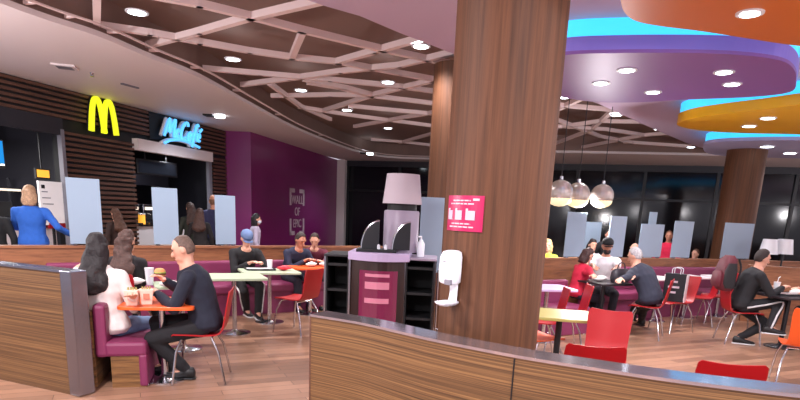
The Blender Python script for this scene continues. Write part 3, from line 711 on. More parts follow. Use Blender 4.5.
# ------------------------------------------------------------------ pendants
mf = bpy.data.materials.new('mirror_facets'); mf.use_nodes = True; nt = mf.node_tree; b = nt.nodes['Principled BSDF']
b.inputs['Base Color'].default_value = lin((214, 206, 200)); b.inputs['Metallic'].default_value = .6; b.inputs['Roughness'].default_value = .25
b.inputs['Emission Color'].default_value = lin((255, 225, 190)); b.inputs['Emission Strength'].default_value = .05
M['globe'] = mf
M['glow'] = mat('globe_glow', (255, 240, 200), .4, emit=(255, 236, 190), es=.6)
for px, py, r, Y, s in [(560, 193, .205, 9.6, 'left, beside the big column'), (577.5, 195, .2, 9.9, 'middle, slightly lower'), (602, 196, .19, 10.0, 'rightmost, hanging alone')]:
    p = atY(px, py, Y); t = thing('pendant_lamp', 'mirrored globe pendant lamp, the %s one of three' % s if 'hanging' not in s else 'mirrored globe pendant lamp on the right, hanging a little apart', 'pendant lamp', (p.x, p.y, p.z), 0, 'mirrored globe pendants')
    MB().ball((0, 0, 0), r, 22, 14).build('globe', M['globe'], t, world=False)
    MB().ball((0, 0, -r*.42), (r*.92, r*.92, r*.6), 20, 8).build('glowing_bowl', M['glow'], t, 0, True, world=False)
    MB().lathe([(.03, r-.01), (.03, r+.05), (.01, r+.06)], 12).build('socket', M['chrome'], t, world=False)
    MB().tube([(0, 0, r+.03), (0, 0, 3.86-p.z)], .006, 6).build('cord', M['mull'], t, world=False)
# table lamps far right
for px, s in ((768, 'left'), (783, 'right')):
    p = atY(px, 254, 10.9); t = thing('shelf_lamp', '%s of two white shaded lamps behind the man with the backpack' % s, 'lamp', (p.x, p.y, 0), 0, 'white shaded lamps at the right')
    z = p.z
    MB().lathe([(.14, 0), (.14, .02), (.02, .03), (.015, z), (.001, z)], 16).build('stand', M['mull'], t, world=False)
    MB().lathe([(.16, z), (.12, z+.27), (.115, z+.27), (.155, z)], 24).build('lamp_shade', M['plastic_w'], t, 0, True, world=False)

#PART2
# ------------------------------------------------------------------ people
def remeshed(mb, name, m, parent, vox, S=1, it=2, wr=0):
    me = bpy.data.meshes.new('shell'); me.from_pydata([tuple(v) for v in mb.v], [], mb.f)
    bm = bmesh.new(); bm.from_mesh(me); bmesh.ops.recalc_face_normals(bm, faces=bm.faces); bm.to_mesh(me); bm.free()
    o = bpy.data.objects.new('shell', me); COL.objects.link(o)
    r = o.modifiers.new('r', 'REMESH'); r.mode = 'VOXEL'; r.voxel_size = vox; r.use_smooth_shade = True
    s = o.modifiers.new('s', 'SMOOTH'); s.factor = .5; s.iterations = it
    out = bpy.data.meshes.new_from_object(o.evaluated_get(bpy.context.evaluated_depsgraph_get()))
    bpy.data.objects.remove(o); bpy.data.meshes.remove(me)
    out.name = name
    if wr:
        for v in out.vertices: v.co += v.normal*noise.noise(v.co*14)*wr
    for v in out.vertices: v.co *= S
    for p in out.polygons: p.use_smooth = True
    out.materials.clear(); out.materials.append(m)
    p = bpy.data.objects.new(name, out); COL.objects.link(p); p.parent = parent; return p
def ik(a, c, l1, l2, pole):
    a, c, pole = V(a), V(c), V(pole); d = c-a; L = d.length
    if L > (l1+l2)*.995: c = a+d*((l1+l2)*.995/L); d = c-a; L = d.length
    L = max(L, abs(l1-l2)+.02); x = (l1*l1-l2*l2+L*L)/(2*L); h = sqrt(max(l1*l1-x*x, 0)); n = d.normalized()
    q = pole-n*pole.dot(n); q.normalize(); return a+n*x+q*h, c
mats = {}
def cm(nm, rgb):
    k = (nm, rgb)
    if k not in mats: mats[k] = cloth(nm, rgb)
    return mats[k]
def hair_m(rgb):
    k = ('hair', rgb)
    if k not in mats: mats[k] = mat('hair', rgb, .65, var=.3, scale=45, bump=.7, bscale=50)
    return mats[k]
TOR = [(-.16, .12, .095), (-.06, .165, .12), (.06, .165, .12), (.22, .15, .11), (.42, .152, .112), (.62, .17, .12), (.8, .178, .115), (.93, .14, .09), (1.02, .075, .065), (1.1, .05, .052)]
TORF = [(-.16, .12, .1), (-.06, .17, .125), (.06, .165, .12), (.22, .138, .1), (.42, .138, .1), (.62, .152, .118), (.8, .158, .108), (.93, .12, .08), (1.02, .065, .058), (1.1, .044, .046)]
def person(label, pos, rz, seat=None, lean=8, hl=None, hr=None, feet=None, look=(0, 0), top=(40, 40, 50), bot=(24, 24, 28), skin='skin', hair=('short', (40, 30, 25)),
           S=1.0, fem=False, wid=1.0, vox=.014, sleeve=1.0, shoe=('shoe', 'shoe'), cap=None, mask=None, beard=None, topname='sweater', stripe=None, dz=0, long_top=0):
    t = thing('person', label, 'person', (pos[0], pos[1], 0), radians(rz))
    inv = (Matrix.Translation((pos[0], pos[1], 0)) @ Matrix.Rotation(radians(rz), 4, 'Z')).inverted()
    loc = lambda p: (inv @ V(p))/S
    sit = seat is not None; hz = (seat/S+.10) if sit else .93
    pel = V((0, 0, hz)); L = radians(lean); SP = .50
    def spine(tt):
        a = L*(.55+.55*tt) if sit else L
        return pel+V((0, sin(a)*SP*tt, cos(a)*SP*tt))
    rings_t = [(q[0], q[1]*wid, q[2]*wid) for q in (TORF if fem else TOR)]
    def torso(mb, g, lo=-9, hi=9, flare=0):
        rs = []
        for tt, rx, ry in rings_t:
            if tt < lo or tt > hi: continue
            c = spine(tt); tg = (spine(tt+.05)-spine(tt-.05)).normalized(); ax = V((1, 0, 0)); f = tg.cross(ax); f = -f
            k = max(0, .3-tt)*flare
            rs.append([c+ax*((rx+g+k)*cos(2*pi*i/18))+f*((ry+g+k)*sin(2*pi*i/18)) for i in range(18)])
        mb.rings(rs)
    sw = (.165 if fem else .185)*wid
    shc = spine(.86)
    sh = {s: shc+V((s*sw, -.005, .0)) for s in (-1, 1)}
    if sit: hips = {s: pel+V((s*.095, .03, -.03)) for s in (-1, 1)}
    else: hips = {s: pel+V((s*.09, 0, -.04)) for s in (-1, 1)}
    hand = {}
    for s, w in ((-1, hl), (1, hr)):
        if w is not None: hand[s] = loc(w)
        elif sit: hand[s] = pel+V((s*.12, .33, .12))
        else: hand[s] = sh[s]+V((s*.07, .05, -.52))
    ank = {}
    for i, s in enumerate((-1, 1)):
        if feet: q = loc(feet[i]); ank[s] = V((q.x, q.y, max(q.z, 0)+.09))
        elif sit: ank[s] = V((s*.11, .42, .09))
        else: ank[s] = V((s*.1, -.02+.06*s, .09))
    el, kn = {}, {}
    for s in (-1, 1):
        el[s], hand[s] = ik(sh[s], hand[s], .29, .255, (s*.6, -.35, -.8))
        kn[s], ank[s] = ik(hips[s], ank[s], .44, .42, (s*.12, 1, .25))
    kf = .9 if fem else 1
    def arms(mb, g, frac=1.0, k=1):
        for s in (-1, 1):
            mb.cap(sh[s]+V((-s*.035, 0, -.0)), sh[s]+(el[s]-sh[s])*.25, .058*kf+g, .052*kf+g)
            mb.cap(sh[s], el[s], .054*kf+g, .042*kf+g)
            if frac > .6: mb.cap(el[s], el[s]+(hand[s]-el[s])*min(frac, 1), .042*kf+g, (.042-.013*min(frac, 1))*kf+g)
    def legs(mb, g, frac=1):
        for s in (-1, 1):
            mb.cap(hips[s], kn[s], .085+g, .058+g); mb.cap(kn[s], kn[s]+(ank[s]-kn[s])*.45, .056+g, .054+g)
            mb.cap(kn[s]+(ank[s]-kn[s])*.4, kn[s]+(ank[s]-kn[s])*frac, .054+g, .04+g)
    nb = spine(1.02); yaw, pit = radians(look[0]), radians(look[1])
    R = Matrix.Rotation(-yaw, 3, 'Z') @ Matrix.Rotation(-pit-L*.35, 3, 'X')
    hc = nb+V((0, .02+.03*sin(L), .155)); hp = lambda x, y, z: hc+R @ V((x, y, z))
    # body
    b = MB(); torso(b, 0); arms(b, 0); legs(b, 0)
    b.cap(spine(.98), hp(0, -.015, -.05), .056*kf, .05*kf)
    b.ball(hp(0, 0, .01), (.073, .094, .112), 16, 12, R); b.ball(hp(0, .028, -.065), (.054, .06, .05), 12, 8, R)
    b.cap(hp(0, .085, .012), hp(0, .108, -.03), .011, .017, 8)
    b.cap(hp(-.02, .085, -.068), hp(.02, .085, -.068), .011, .011, 8); b.ball(hp(0, .07, -.1), (.026, .024, .02), 10, 6, R)
    for s in (-1, 1):
        b.ball(hp(s*.075, -.008, -.005), (.012, .022, .032), 10, 8, R); b.cap(hp(s*.045, .078, .032), hp(s*.015, .086, .03), .012, .012, 8)
        # hands
        d = (hand[s]-el[s]).normalized(); n = V((0, 0, -1)) if abs(d.z) < .85 else V((-s, 0, 0)); n = (n-d*n.dot(d)).normalized(); l = d.cross(n)
        if (l.x > 0) != (s < 0): l = -l                      # towards the thumb side (inwards)
        Rh = Matrix((l, d, n)).transposed(); b.cap(hand[s]-d*.03, hand[s]+d*.02, .027, .03, 8); b.ball(hand[s]+d*.05, (.042, .052, .018), 12, 8, Rh)
        for k, (o, ln) in enumerate(((.034, .072), (.0115, .08), (-.0115, .075), (-.034, .06))):
            p0 = hand[s]+d*.085+l*o; p1 = p0+(d*.9+n*.3+l*o*2).normalized()*ln*.5; p2 = p1+(d*.55+n*.8).normalized()*ln*.5
            b.cap(p0-d*.02, p1, .0095, .009, 6); b.cap(p1, p2, .009, .008, 6)
        p0 = hand[s]+d*.025+l*.032; p1 = p0+(l*.75+d*.6+n*.3).normalized()*.042; b.cap(p0, p1, .012, .0105, 6); b.cap(p1, p1+(d*.9+n*.35+l*.1).normalized()*.03, .0105, .009, 6)
        b.cap(ank[s], ank[s]+V((0, .12, -.055)), .04, .032)
    remeshed(b, 'body', M[skin], t, vox*.75, S)
    b = MB(); torso(b, .014, -.2, 1.03, long_top); arms(b, .013, sleeve*.97); remeshed(b, topname, cm('top', top), t, vox, S, 2, .006)
    b = MB(); torso(b, .007, -.2, .25); legs(b, .012, .95); remeshed(b, 'trousers', cm('trousers', bot), t, vox, S, 2, .005)
    for s in (-1, 1):
        e = MB(); e.ball(hp(s*.033, .0875, .012), (.011, .008, .007), 8, 6, R); e.v = [q*S for q in e.v]; e.build('eye', M['eye'], t, 0, 'full', world=False)
        fd = V((0, 1, 0)); 
        if feet: fd = V((ank[s].x-kn[s].x*.6-hips[s].x*.4, .9, 0)).normalized()
        drop = max(ank[s].z-.09, 0)
        def ring(y, w, z0, z1):
            c = ank[s]+fd*y; sd = V((fd.y, -fd.x, 0)); zz0, zz1 = ank[s].z-.088+z0, ank[s].z-.088+z1; o = []
            for i in range(12):
                th = 2*pi*i/12; cx, sz = cos(th), sin(th); q = (abs(cx)**3+abs(sz)**3)**(-1/3)
                o.append((c+sd*(w*cx*q))*1.0); o[-1].z = (zz0+zz1)/2+(zz1-zz0)/2*sz*q
            return o
        k = MB(); k.rings([ring(-.075, .022, .02, .08), ring(-.06, .04, .012, .11), ring(0, .046, .012, .115), ring(.06, .048, .012, .085), ring(.13, .05, .012, .06), ring(.18, .042, .014, .05), ring(.2, .02, .02, .04)])
        k.v = [q*S for q in k.v]; so = k.build('shoe', M[shoe[0]], t, 0, 'full', world=False)
        k = MB(); k.rings([ring(-.08, .026, .0, .02), ring(-.06, .046, .0, .02), ring(.06, .052, .0, .02), ring(.13, .054, .0, .02), ring(.19, .044, .0, .02), ring(.208, .02, .002, .018)])
        k.v = [q*S for q in k.v]; k.build('sole', M[shoe[1]], so, world=False)
    e = MB(); e.ball(hp(0, .097, -.066), (.02, .007, .005), 8, 6, R); e.v = [q*S for q in e.v]; e.build('mouth', M['lip'], t, 0, 'full', world=False)
    st, hcv = hair
    if st != 'none':
        h = MB(); kk = {'buzz': 1.02, 'fringe': 1.05, 'short': 1.08}.get(st, 1.12); o = len(h.v)
        h.ball(hp(0, -.008, .014), (.074*kk+.004, .094*kk, .112*kk), 22, 16, R)
        for i in range(o, len(h.v)):
            q = R.transposed() @ (h.v[i]-hc)
            line = .082 if q.y > .05 else (.062 if q.y > .025 else (.015 if q.y > 0 else (-.02 if q.y > -.03 else -.075)))
            if st == 'buzz' : line += .012
            if st == 'long' and q.y < .035: line = -.3
            hide = q.z < line or (st == 'fringe' and q.z > .055)
            if hide: h.v[i] = hc+R @ (q*.72)
        if st == 'long':
            dn = V((0, 0, -1)); rs = []; P0 = [hp(0, -.05, .03), hp(0, -.075, -.06)]; sb = spine(.95)
            P0 += [V((sb.x, sb.y-.12, sb.z-.02)), spine(.76)+V((0, -.15, 0)), spine(.65)+V((0, -.14, 0)), spine(.56)+V((0, -.13, 0))]
            for q, w, dd in zip(spline(P0, 3), [.09, .095, .1, .1, .105, .115, .125, .14, .15, .155, .155, .15, .14, .12, .09, .05], [.07]*5+[.06]*11):
                rs.append([q+R @ V((w*cos(2*pi*i/16), dd*sin(2*pi*i/16), 0)) for i in range(16)])
            h.rings(rs)
        if st == 'bun': h.ball(hp(0, -.12, .05), .045)
        if st == 'bob':
            h.rings([[hp(0, -.03, z)+R @ V((w*cos(2*pi*i/16), .08*sin(2*pi*i/16)-.01, 0)) for i in range(16)] for z, w in ((.05, .085), (-.02, .098), (-.1, .1), (-.16, .08))])
        remeshed(h, 'hair', hair_m(hcv), t, vox*.8, S, 1, .02 if st in ('long', 'bob') else .006)
    def simple(nm, f, m_):
        k = MB(); f(k); k.v = [q*S for q in k.v]; return k.build(nm, m_, t, 0, 'full', world=False)
    if cap:
        def f(k):
            k.rings([[hp(0, -.004, .01+z)+R @ V((.09*w*cos(2*pi*i/18), .112*w*sin(2*pi*i/18), 0)) for i in range(18)] for z, w in ((.03, 1), (.06, 1), (.09, .88), (.115, .6), (.125, .1))])
            k.rings([[hp(x, y, z+.035-.012*(x/.07)**2) for x, y in ((-.075, .07), (-.06, .14), (0, .18), (.06, .14), (.075, .07))] for z in (0, .008)])
        simple('cap', f, cm('cap', cap))
    if mask: simple('face_mask', lambda k: k.ball(hp(0, .055, -.055), (.062, .062, .05), 14, 10, R), cm('mask', mask))
    if beard: simple('beard', lambda k: k.ball(hp(0, .038, -.075), (.06, .066, .052), 14, 10, R), hair_m(beard))
    if stripe:
        for s in (-1, 1):
            def f(k):
                side = V((s, 0, 0)); pts = [hips[s]+side*.1, hips[s]+(kn[s]-hips[s])*.5+side*.088, kn[s]+side*.073, kn[s]+(ank[s]-kn[s])*.5+side*.066, ank[s]+side*.055]
                k.tube(spline(pts, 4), .013, 6)
            simple('side_stripe', f, cm('stripe', stripe))
    return t

def W(px, py, z): return at(px, py, z)
NEAR = .012
person('woman in a white knit top with long dark hair, seated with her back to us', (-2.65, 5.06), -4, .42, -2, hl=atY(72, 274, 5.05), hr=W(133, 297, .80), top=(226, 216, 212), bot=(120, 146, 186), hair=('long', (26, 18, 20)), fem=True, vox=NEAR, wid=1.2, look=(-18, 2), topname='knit_top', shoe=('sole', 'sole'), feet=(W(122, 372, 0.02), W(140, 372, .02)), long_top=.06)
person('woman in a black top with long brown hair seated behind the orange table', (-2.98, 6.25), 2, .44, 3, S=.95, top=(28, 24, 28), bot=(30, 28, 36), hair=('long', (72, 46, 38)), fem=True, vox=.013, look=(14, 0), hr=atY(134, 262, 6.4))
person('man in a dark navy sweater seated side-on at the orange table, head bowed', (-1.78, 5.20), 100, .45, 15, wid=1.14, hl=W(158, 294, .80), hr=atY(166, 281, 5.35), feet=(W(187, 379, .0), W(166, 374, .0)), top=(24, 28, 44), bot=(22, 22, 26), hair=('buzz', (96, 76, 66)), vox=NEAR, look=(0, 12))
person('man in a black hoodie and blue-grey cap seated on the left banquette, looking down', (-2.38, 8.62), 208, .46, 26, S=.96, hl=(-2.02, 8.3, .79), hr=(-2.2, 8.22, .79), top=(24, 23, 26), bot=(24, 23, 26), hair=('buzz', (40, 32, 30)), cap=(92, 112, 150), vox=.013, look=(0, 22), shoe=('shoe', 'sole'), stripe=(216, 214, 214), topname='hoodie', feet=(W(258, 319, 0), W(247, 316, 0)))
person('man in a navy jacket leaning over the far table on the left banquette', (-1.82, 9.34), 222, .46, 30, S=.95, hl=(-1.4, 9.08, .79), hr=(-1.55, 8.98, .79), top=(38, 42, 66), bot=(40, 40, 54), hair=('short', (44, 30, 26)), skin='skin2', look=(-10, 14), topname='jacket')
person('man in a maroon sweater beside the man in navy, next to the cabinet', (-1.52, 9.72), 195, .46, 28, S=.92, hl=(-1.18, 9.2, .79), hr=(-1.36, 9.16, .79), top=(98, 30, 50), bot=(40, 36, 44), hair=('short', (50, 34, 28)), look=(10, 14))
person('woman in a bright blue top with blond hair standing at the counter, back to us', (-5.42, 8.55), 26, None, 0, top=(42, 98, 190), bot=(40, 44, 60), hair=('bob', (186, 150, 118)), fem=True, S=1.01, wid=1.12, sleeve=.97, hr=(-5.0, 8.8, 1.05), hl=(-5.72, 8.85, 1.1), look=(0, 4))
person('person in black standing at the far left edge of the view', (-5.85, 8.35), 20, None, 0, top=(22, 24, 26), bot=(24, 24, 28), hair=('short', (30, 24, 24)), S=.9)
person('person with brown hair standing half behind the largest left screen', (-5.25, 10.72), 60, None, 0, top=(60, 44, 40), bot=(34, 32, 38), hair=('long', (92, 62, 48)), fem=True, S=.84)
person('person in dark green with dark hair beside the middle screen, waiting at the cafe', (-4.32, 11.9), 40, None, 0, top=(40, 44, 36), bot=(30, 30, 34), hair=('long', (60, 40, 34)), fem=True, S=.93)
person('long-haired woman in black waiting at the cafe, left of the bald man', (-4.0, 11.5), 10, None, 0, top=(30, 26, 28), bot=(28, 28, 32), hair=('long', (70, 44, 36)), fem=True, S=.87)
person('bald man in a navy jacket standing at the cafe opening', (-3.92, 12.1), 30, None, 0, top=(42, 44, 78), bot=(34, 36, 50), hair=('fringe', (120, 84, 64)), skin='skin2', S=1.03, topname='jacket')
person('young person in a pale grey hoodie with black hair before the magenta wall', (-2.95, 11.5), -70, None, 4, top=(176, 166, 186), bot=(60, 60, 76), hair=('bob', (24, 18, 22)), S=.84, mask=(206, 214, 226), topname='hoodie')
# right side
person('bearded man in a white shirt and black cap seated on the right banquette', (3.22, 9.42), 170, .46, 8, hl=W(614, 281, .80), hr=W(598, 282, .80), top=(228, 224, 228), bot=(36, 34, 44), hair=('short', (24, 20, 20)), beard=(22, 18, 18), cap=(26, 26, 30), skin='skin2', sleeve=.55, look=(0, 10), topname='shirt')
person('girl in a red top with dark hair bending over the dark table', (2.62, 8.78), -70, .45, 14, top=(196, 30, 62), bot=(44, 40, 56), hair=('bob', (58, 34, 32)), fem=True, S=.86, look=(0, 18), hl=W(603, 280, .80), hr=W(600, 284, .80))
person('older grey-haired man in a dark leather jacket leaning over the table, back to us', (3.56, 8.28), 44, .45, 30, wid=1.2, hl=W(612, 285, .80), hr=W(618, 284, .80), top=(38, 42, 58), bot=(22, 22, 26), hair=('short', (168, 164, 166)), look=(0, 12), vox=.013, topname='jacket', feet=(W(628, 324, 0), W(640, 326, 0)))
person('young man in a black sweatshirt seated side-on with crossed legs at the right', (4.74, 8.12), -98, .46, 16, wid=1.1, hl=(5.15, 8.15, .80), hr=(5.18, 7.95, .82), top=(24, 24, 28), bot=(24, 24, 28), hair=('short', (40, 28, 26)), vox=.013, look=(-8, 10), shoe=('shoe', 'sole'), stripe=(206, 204, 206), topname='sweatshirt', feet=(W(738, 344, .0), atY(768, 334, 7.75)))
person('person in a red jacket standing beyond the right partition between two screens', (5.52, 12.4), 150, None, 0, top=(214, 34, 74), bot=(50, 40, 60), hair=('short', (120, 76, 56)), skin='skin2', S=.85, topname='jacket')
person('woman in white seated beyond the right partition, only head and shoulders in view', (3.6, 11.35), 190, .44, 2, top=(226, 222, 226), bot=(40, 40, 50), hair=('long', (34, 24, 26)), fem=True, S=.92)
person('person in dark clothes with a white face mask standing between two screens', (4.08, 11.9), 185, None, 0, top=(26, 26, 32), bot=(26, 26, 30), hair=('short', (28, 24, 24)), S=.84, mask=(232, 226, 222))
person('bald person seated beyond the right partition behind the dark jacket', (4.42, 11.25), 30, .42, 2, top=(60, 56, 66), bot=(40, 40, 50), hair=('none', (0, 0, 0)), S=.9)
person('blond person in yellow seated beyond the partition at the right edge of the big column', (2.62, 10.75), 160, .44, 4, top=(196, 208, 70), bot=(50, 50, 60), hair=('bob', (196, 160, 110)), fem=True, S=.9)
person('person seated low behind the partition under the screen right of the red jacket', (6.05, 12.2), 120, .36, 2, top=(60, 40, 44), bot=(40, 40, 50), hair=('short', (90, 60, 44)), S=.86)
person('person in dark teal cut off by the right edge, opposite the young man', (6.05, 8.0), 95, .46, 12, top=(34, 50, 60), bot=(30, 30, 36), hl=(5.5, 7.85, .8), hr=(5.55, 8.15, .8))

# ------------------------------------------------------------------ things on tables, chairs and counters
def cup(loc, label, r=.042, h=.13, straw=None, m='plastic_w', lid=True):
    t = thing('paper_cup', label, 'cup', loc)
    MB().lathe([(.001, 0), (r*.75, 0), (r, h), (.001, h)], 18).build('cup_body', M[m], t, 0, True, world=False)
    if lid: MB().lathe([(.001, h), (r*1.06, h), (r*1.04, h+.012), (.001, h+.016)], 18).build('lid', M['white_t'], t, 0, True, world=False)
    if straw: MB().tube([(0, 0, h), (.008, 0, h+.07), (.03, 0, h+.085)], .005, 6).build('straw', M[straw], t, world=False)
    return t
def carton(loc, rz, label):
    t = thing('drink_carton', label, 'carton', loc, rz); M.setdefault('carton', mat('carton_card', (232, 196, 178), .6)); M.setdefault('carton_print', mat('carton_print', (214, 120, 96), .6))
    rs = [[V((sx_*w, sy_*w, z)) for sx_, sy_ in ((-1, -1), (1, -1), (1, 1), (-1, 1))] for z, w in ((0, .042), (.13, .056))]
    MB().rings(rs).build('box', M['carton'], t, .004, world=False)
    MB().box((0, -.053, .075), (.05, .004, .05), rot=Matrix.Rotation(radians(-6), 3, 'X')).build('print', M['carton_print'], t, world=False)
    for k in range(4): MB().box((-.03+.02*k, .01*(k % 2), .138), (.012, .012, .03)).build('fry', M['yellow_t'], t, world=False)
carton(W(133, 305, .722), .2, 'left of two pinkish cartons on the orange table'); carton(W(147, 304, .722), .4, 'right of two pinkish cartons on the orange table')
def tray(loc, rz, label, m='mull', paper=True, w=.40, d=.3):
    t = thing('tray', label, 'tray', loc, rz)
    MB().prism(rrect(w, d, .04), 0, .012).build('base', M[m], t, .003, world=False)
    r = MB(); o = rrect(w, d, .04); i_ = rrect(w-.02, d-.02, .035); n = len(o)
    r.rings([[V((p[0], p[1], z)) for p in q] for q, z in ((i_, .012), (i_, .022), (o, .024), (o, .012))], False).build('rim', M[m], t, world=False)
    if paper: MB().prism(rrect(w-.05, d-.05, .02), .012, .0145).build('tray_liner', M['white_t'], t, world=False)
    return t
def packet(loc, rz, label, m):
    t = MB(); n = 10; rs = []
    for k in range(7):
        u = k/6; s = sin(pi*(.12+.76*u)); rs.append([V(((u-.5)*.2, .06*s*cos(2*pi*i/n), .035+.034*s*sin(2*pi*i/n)+.006*cos(7*u+i))) for i in range(n)])
    o = tag(t.rings(rs).build('food_packet', m, None, 0, 'full'), label, 'food packet'); o.location = loc; o.rotation_euler = (0, 0, rz)
def burger(c, label):
    bun = mat('bun', (206, 150, 90), .6, var=.1, scale=30); fill = mat('burger_filling', (110, 62, 40), .7); gr = mat('lettuce', (130, 170, 70), .6)
    t = thing('burger', label, 'burger', c, .3)
    MB().lathe([(.001, -.03), (.045, -.03), (.05, -.018), (.046, -.01), (.001, -.01)], 18).build('bottom_bun', bun, t, 0, True, world=False)
    MB().lathe([(.001, -.012), (.052, -.012), (.052, .004), (.001, .004)], 18).build('patty', fill, t, world=False)
    MB().lathe([(.001, .003), (.055, .002), (.052, .01), (.001, .01)], 9).build('lettuce', gr, t, world=False)
    MB().lathe([(.001, .008), (.05, .009), (.05, .02), (.038, .038), (.015, .046), (.001, .047)], 18).build('top_bun', bun, t, 0, True, world=False)
bq = atY(160, 273, 5.40); burger(bq, 'burger held up by the man in the dark sweater')
table('pale topped table behind the orange one, beside the brown-haired woman', (-2.42, 6.3, 0), radians(25), .55, .5, M['mint'])
cup(W(150, 285, .732), 'tall white cup with green straw behind the orange table', .045, .17, None); 
mw = mat('wrapper', (236, 232, 228), .6); packet(W(170, 287, .735), .4, 'crumpled white wrapper behind the orange table', mw); packet(W(136, 284.5, .735), 1.0, 'white paper bag flattened beside the tall white cup', mw)
tray((-2.0, 8.1, .732), radians(25), 'tray with white liner on the pale green table before the man in a cap')
cup((-1.88, 8.18, .7475), 'white cup on the tray before the man in a cap', .04, .11)
mr = mat('red_packet', (206, 40, 56), .5, var=.3, scale=30); packet((-1.66, 8.12, .735), .5, 'red and white food packet on the pale green table', mr)
packet((-1.4, 8.86, .735), .9, 'white food packet on the far orange table', mw); packet((-1.2, 8.98, .735), .2, 'white wrapper on the far orange table, nearer the maroon sweater', mw)
tray((5.28, 7.95, .732), radians(12), 'tray with food papers in front of the young man with crossed legs', 'mull')
cup((5.17, 8.06, .748), 'white cup with straw on the tray before the young man', .042, .13, 'plastic_w')
packet((5.36, 7.92, .748), .3, 'crumpled white wrapper on the tray before the young man', mw); packet((5.52, 8.12, .735), 1.2, 'red food packet at the right edge table', mr)
packet((2.9, 8.62, .735), .6, 'white wrapper on the dark trio table, nearer the girl', mw); packet((2.98, 8.78, .735), 0, 'white wrapper on the dark trio table, before the man in white', mw)
# dark handbag on the trio table
t = thing('handbag', 'dark grey handbag standing on the dark trio table', 'bag', (3.2, 8.6, .732), .5); hb = mat('bag_leather', (46, 44, 52), .45)
MB().rings([ring_rect(.3, .12, 0, 0), ring_rect(.34, .15, 0, .06), ring_rect(.32, .13, 0, .15), ring_rect(.24, .06, 0, .2)]).build('bag_body', hb, t, 0, True, world=False)
MB().tube(spline([(-.08, 0, .19), (-.06, 0, .26), (0, 0, .29), (.06, 0, .26), (.08, 0, .19)], 4), .008, 6).build('bag_handle', hb, t, world=False)
# shopping bag on the chair
t = thing('shopping_bag', 'black paper bag with white side and white lettering standing on a red chair', 'bag', (4.15, 8.85, .457), radians(-38))
bb = mat('bag_black', (26, 26, 32), .5)
MB().rings([[V((a*.15, b*.075, z)) for a, b in ((-1, -1), (1, -1), (1, 1), (-1, 1))] for z in (0, .42)]).build('bag_body', bb, t, .004, world=False)
MB().box((.153, 0, .21), (.006, .15, .42)).build('white_side', M['plastic_w'], t, world=False)
for k, (z, w_) in enumerate(((.3, .1), (.22, .16), (.14, .08))): MB().box((-.01, -.078, z), (w_, .004, .03)).build('print_line', M['print_w'], t, world=False)
for y in (-.07, .07): MB().tube(spline([(-.06, y, .42), (-.05, y, .5), (.05, y, .5), (.06, y, .42)], 4), .006, 6).build('bag_handle', M['plastic_w'], t, world=False)
# backpack on the chair back
t = thing('backpack', 'maroon and black backpack behind the young man at the right', 'backpack', (4.47, 8.1, .74), radians(86))
mb_ = mat('maroon_nylon', (88, 22, 36), .6); kb = mat('black_nylon', (22, 20, 24), .6)
MB().rings([ring_rect(.26, .14, 0, 0), ring_rect(.32, .2, .01, .06), ring_rect(.32, .2, .01, .3), ring_rect(.28, .16, 0, .42), ring_rect(.16, .08, -.01, .48)]).build('main_pocket', mb_, t, 0, True, world=False)
MB().rings([ring_rect(.2, .06, .11, .05), ring_rect(.24, .09, .115, .1), ring_rect(.22, .08, .11, .24), ring_rect(.18, .04, .1, 0.27)]).build('front_pocket', mb_, t, 0, True, world=False)
for s in (-1, 1): MB().rings([ring_rect(.03, .12, .0, .04), ring_rect(.036, .16, .01, .1), ring_rect(.036, .16, .01, .28), ring_rect(.03, .1, 0, .38)]).build('side_panel', kb, t, 0, True, world=False).location.x = s*.15
for s in (-1, 1): MB().tube(spline([(s*.08, -.1, .44), (s*.09, -.14, .3), (s*.1, -.1, .06)], 4), .014, 6).build('strap', kb, t, world=False)

# kitchen and cafe counters
def wthing(name, label, cat, s, d, z, group=None): return thing(name, label, cat, wp(s, d, z), 0, group)
def wpart(t, nm, m, s0, s1, z0, z1, d0, d1, bev=0): mb = MB(); wbox(mb, s0, s1, z0, z1, d0, d1); return mb.build(nm, m, t, bev)
t = wthing('service_counter', 'white service counter in the dark kitchen opening at far left', 'counter', -2, -.4, 0)
wpart(t, 'counter_front', M['white_t'], -4, .98, 0, 1.06, -.75, -.2); wpart(t, 'worktop', M['steel'], -4, .98, 1.06, 1.1, -.8, -.15)
t = wthing('service_counter', 'counter inside the cafe opening under the blue script sign', 'counter', 4, -.4, 0)
wpart(t, 'counter_front', M['white_t'], 2.88, 5.36, 0, 1.06, -.75, -.2); wpart(t, 'worktop', M['steel'], 2.88, 5.36, 1.06, 1.1, -.8, -.15)
def coffee(s, d, label, w=.42):
    t = wthing('coffee_machine', label, 'coffee machine', s, d, 1.1)
    wpart(t, 'machine_body', M['steel'], s-w/2, s+w/2, 1.12, 1.52, d-.2, d+.12, .015); wpart(t, 'brew_panel', M['black'], s-w*.4, s+w*.4, 1.2, 1.34, d+.12, d+.135)
    wpart(t, 'control_panel', M['lit_w'], s-w*.35, s+w*.35, 1.4, 1.46, d+.12, d+.135); wpart(t, 'drip_tray', M['chrome'], s-w*.42, s+w*.42, 1.1, 1.13, d+.1, d+.24)
    for q in (-.1, .1): mb = MB(); a = wp(s+q, d+.14, 1.32); mb.tube([a, a+V((N.x*.1, N.y*.1, -.02))], .015, 8); mb.build('spout', M['chrome'], t)
coffee(3.12, -.45, 'steel coffee machine in the cafe opening, left of the middle screen'); coffee(3.62, -.45, 'steel coffee machine mostly behind the middle screen', .36)
coffee(-.75, -.45, 'steel machine on the far left kitchen counter', .5)
t = wthing('amber_canister', 'amber lit canister on the cafe counter beside the middle screen', 'canister', 3.42, -.25, 1.1)
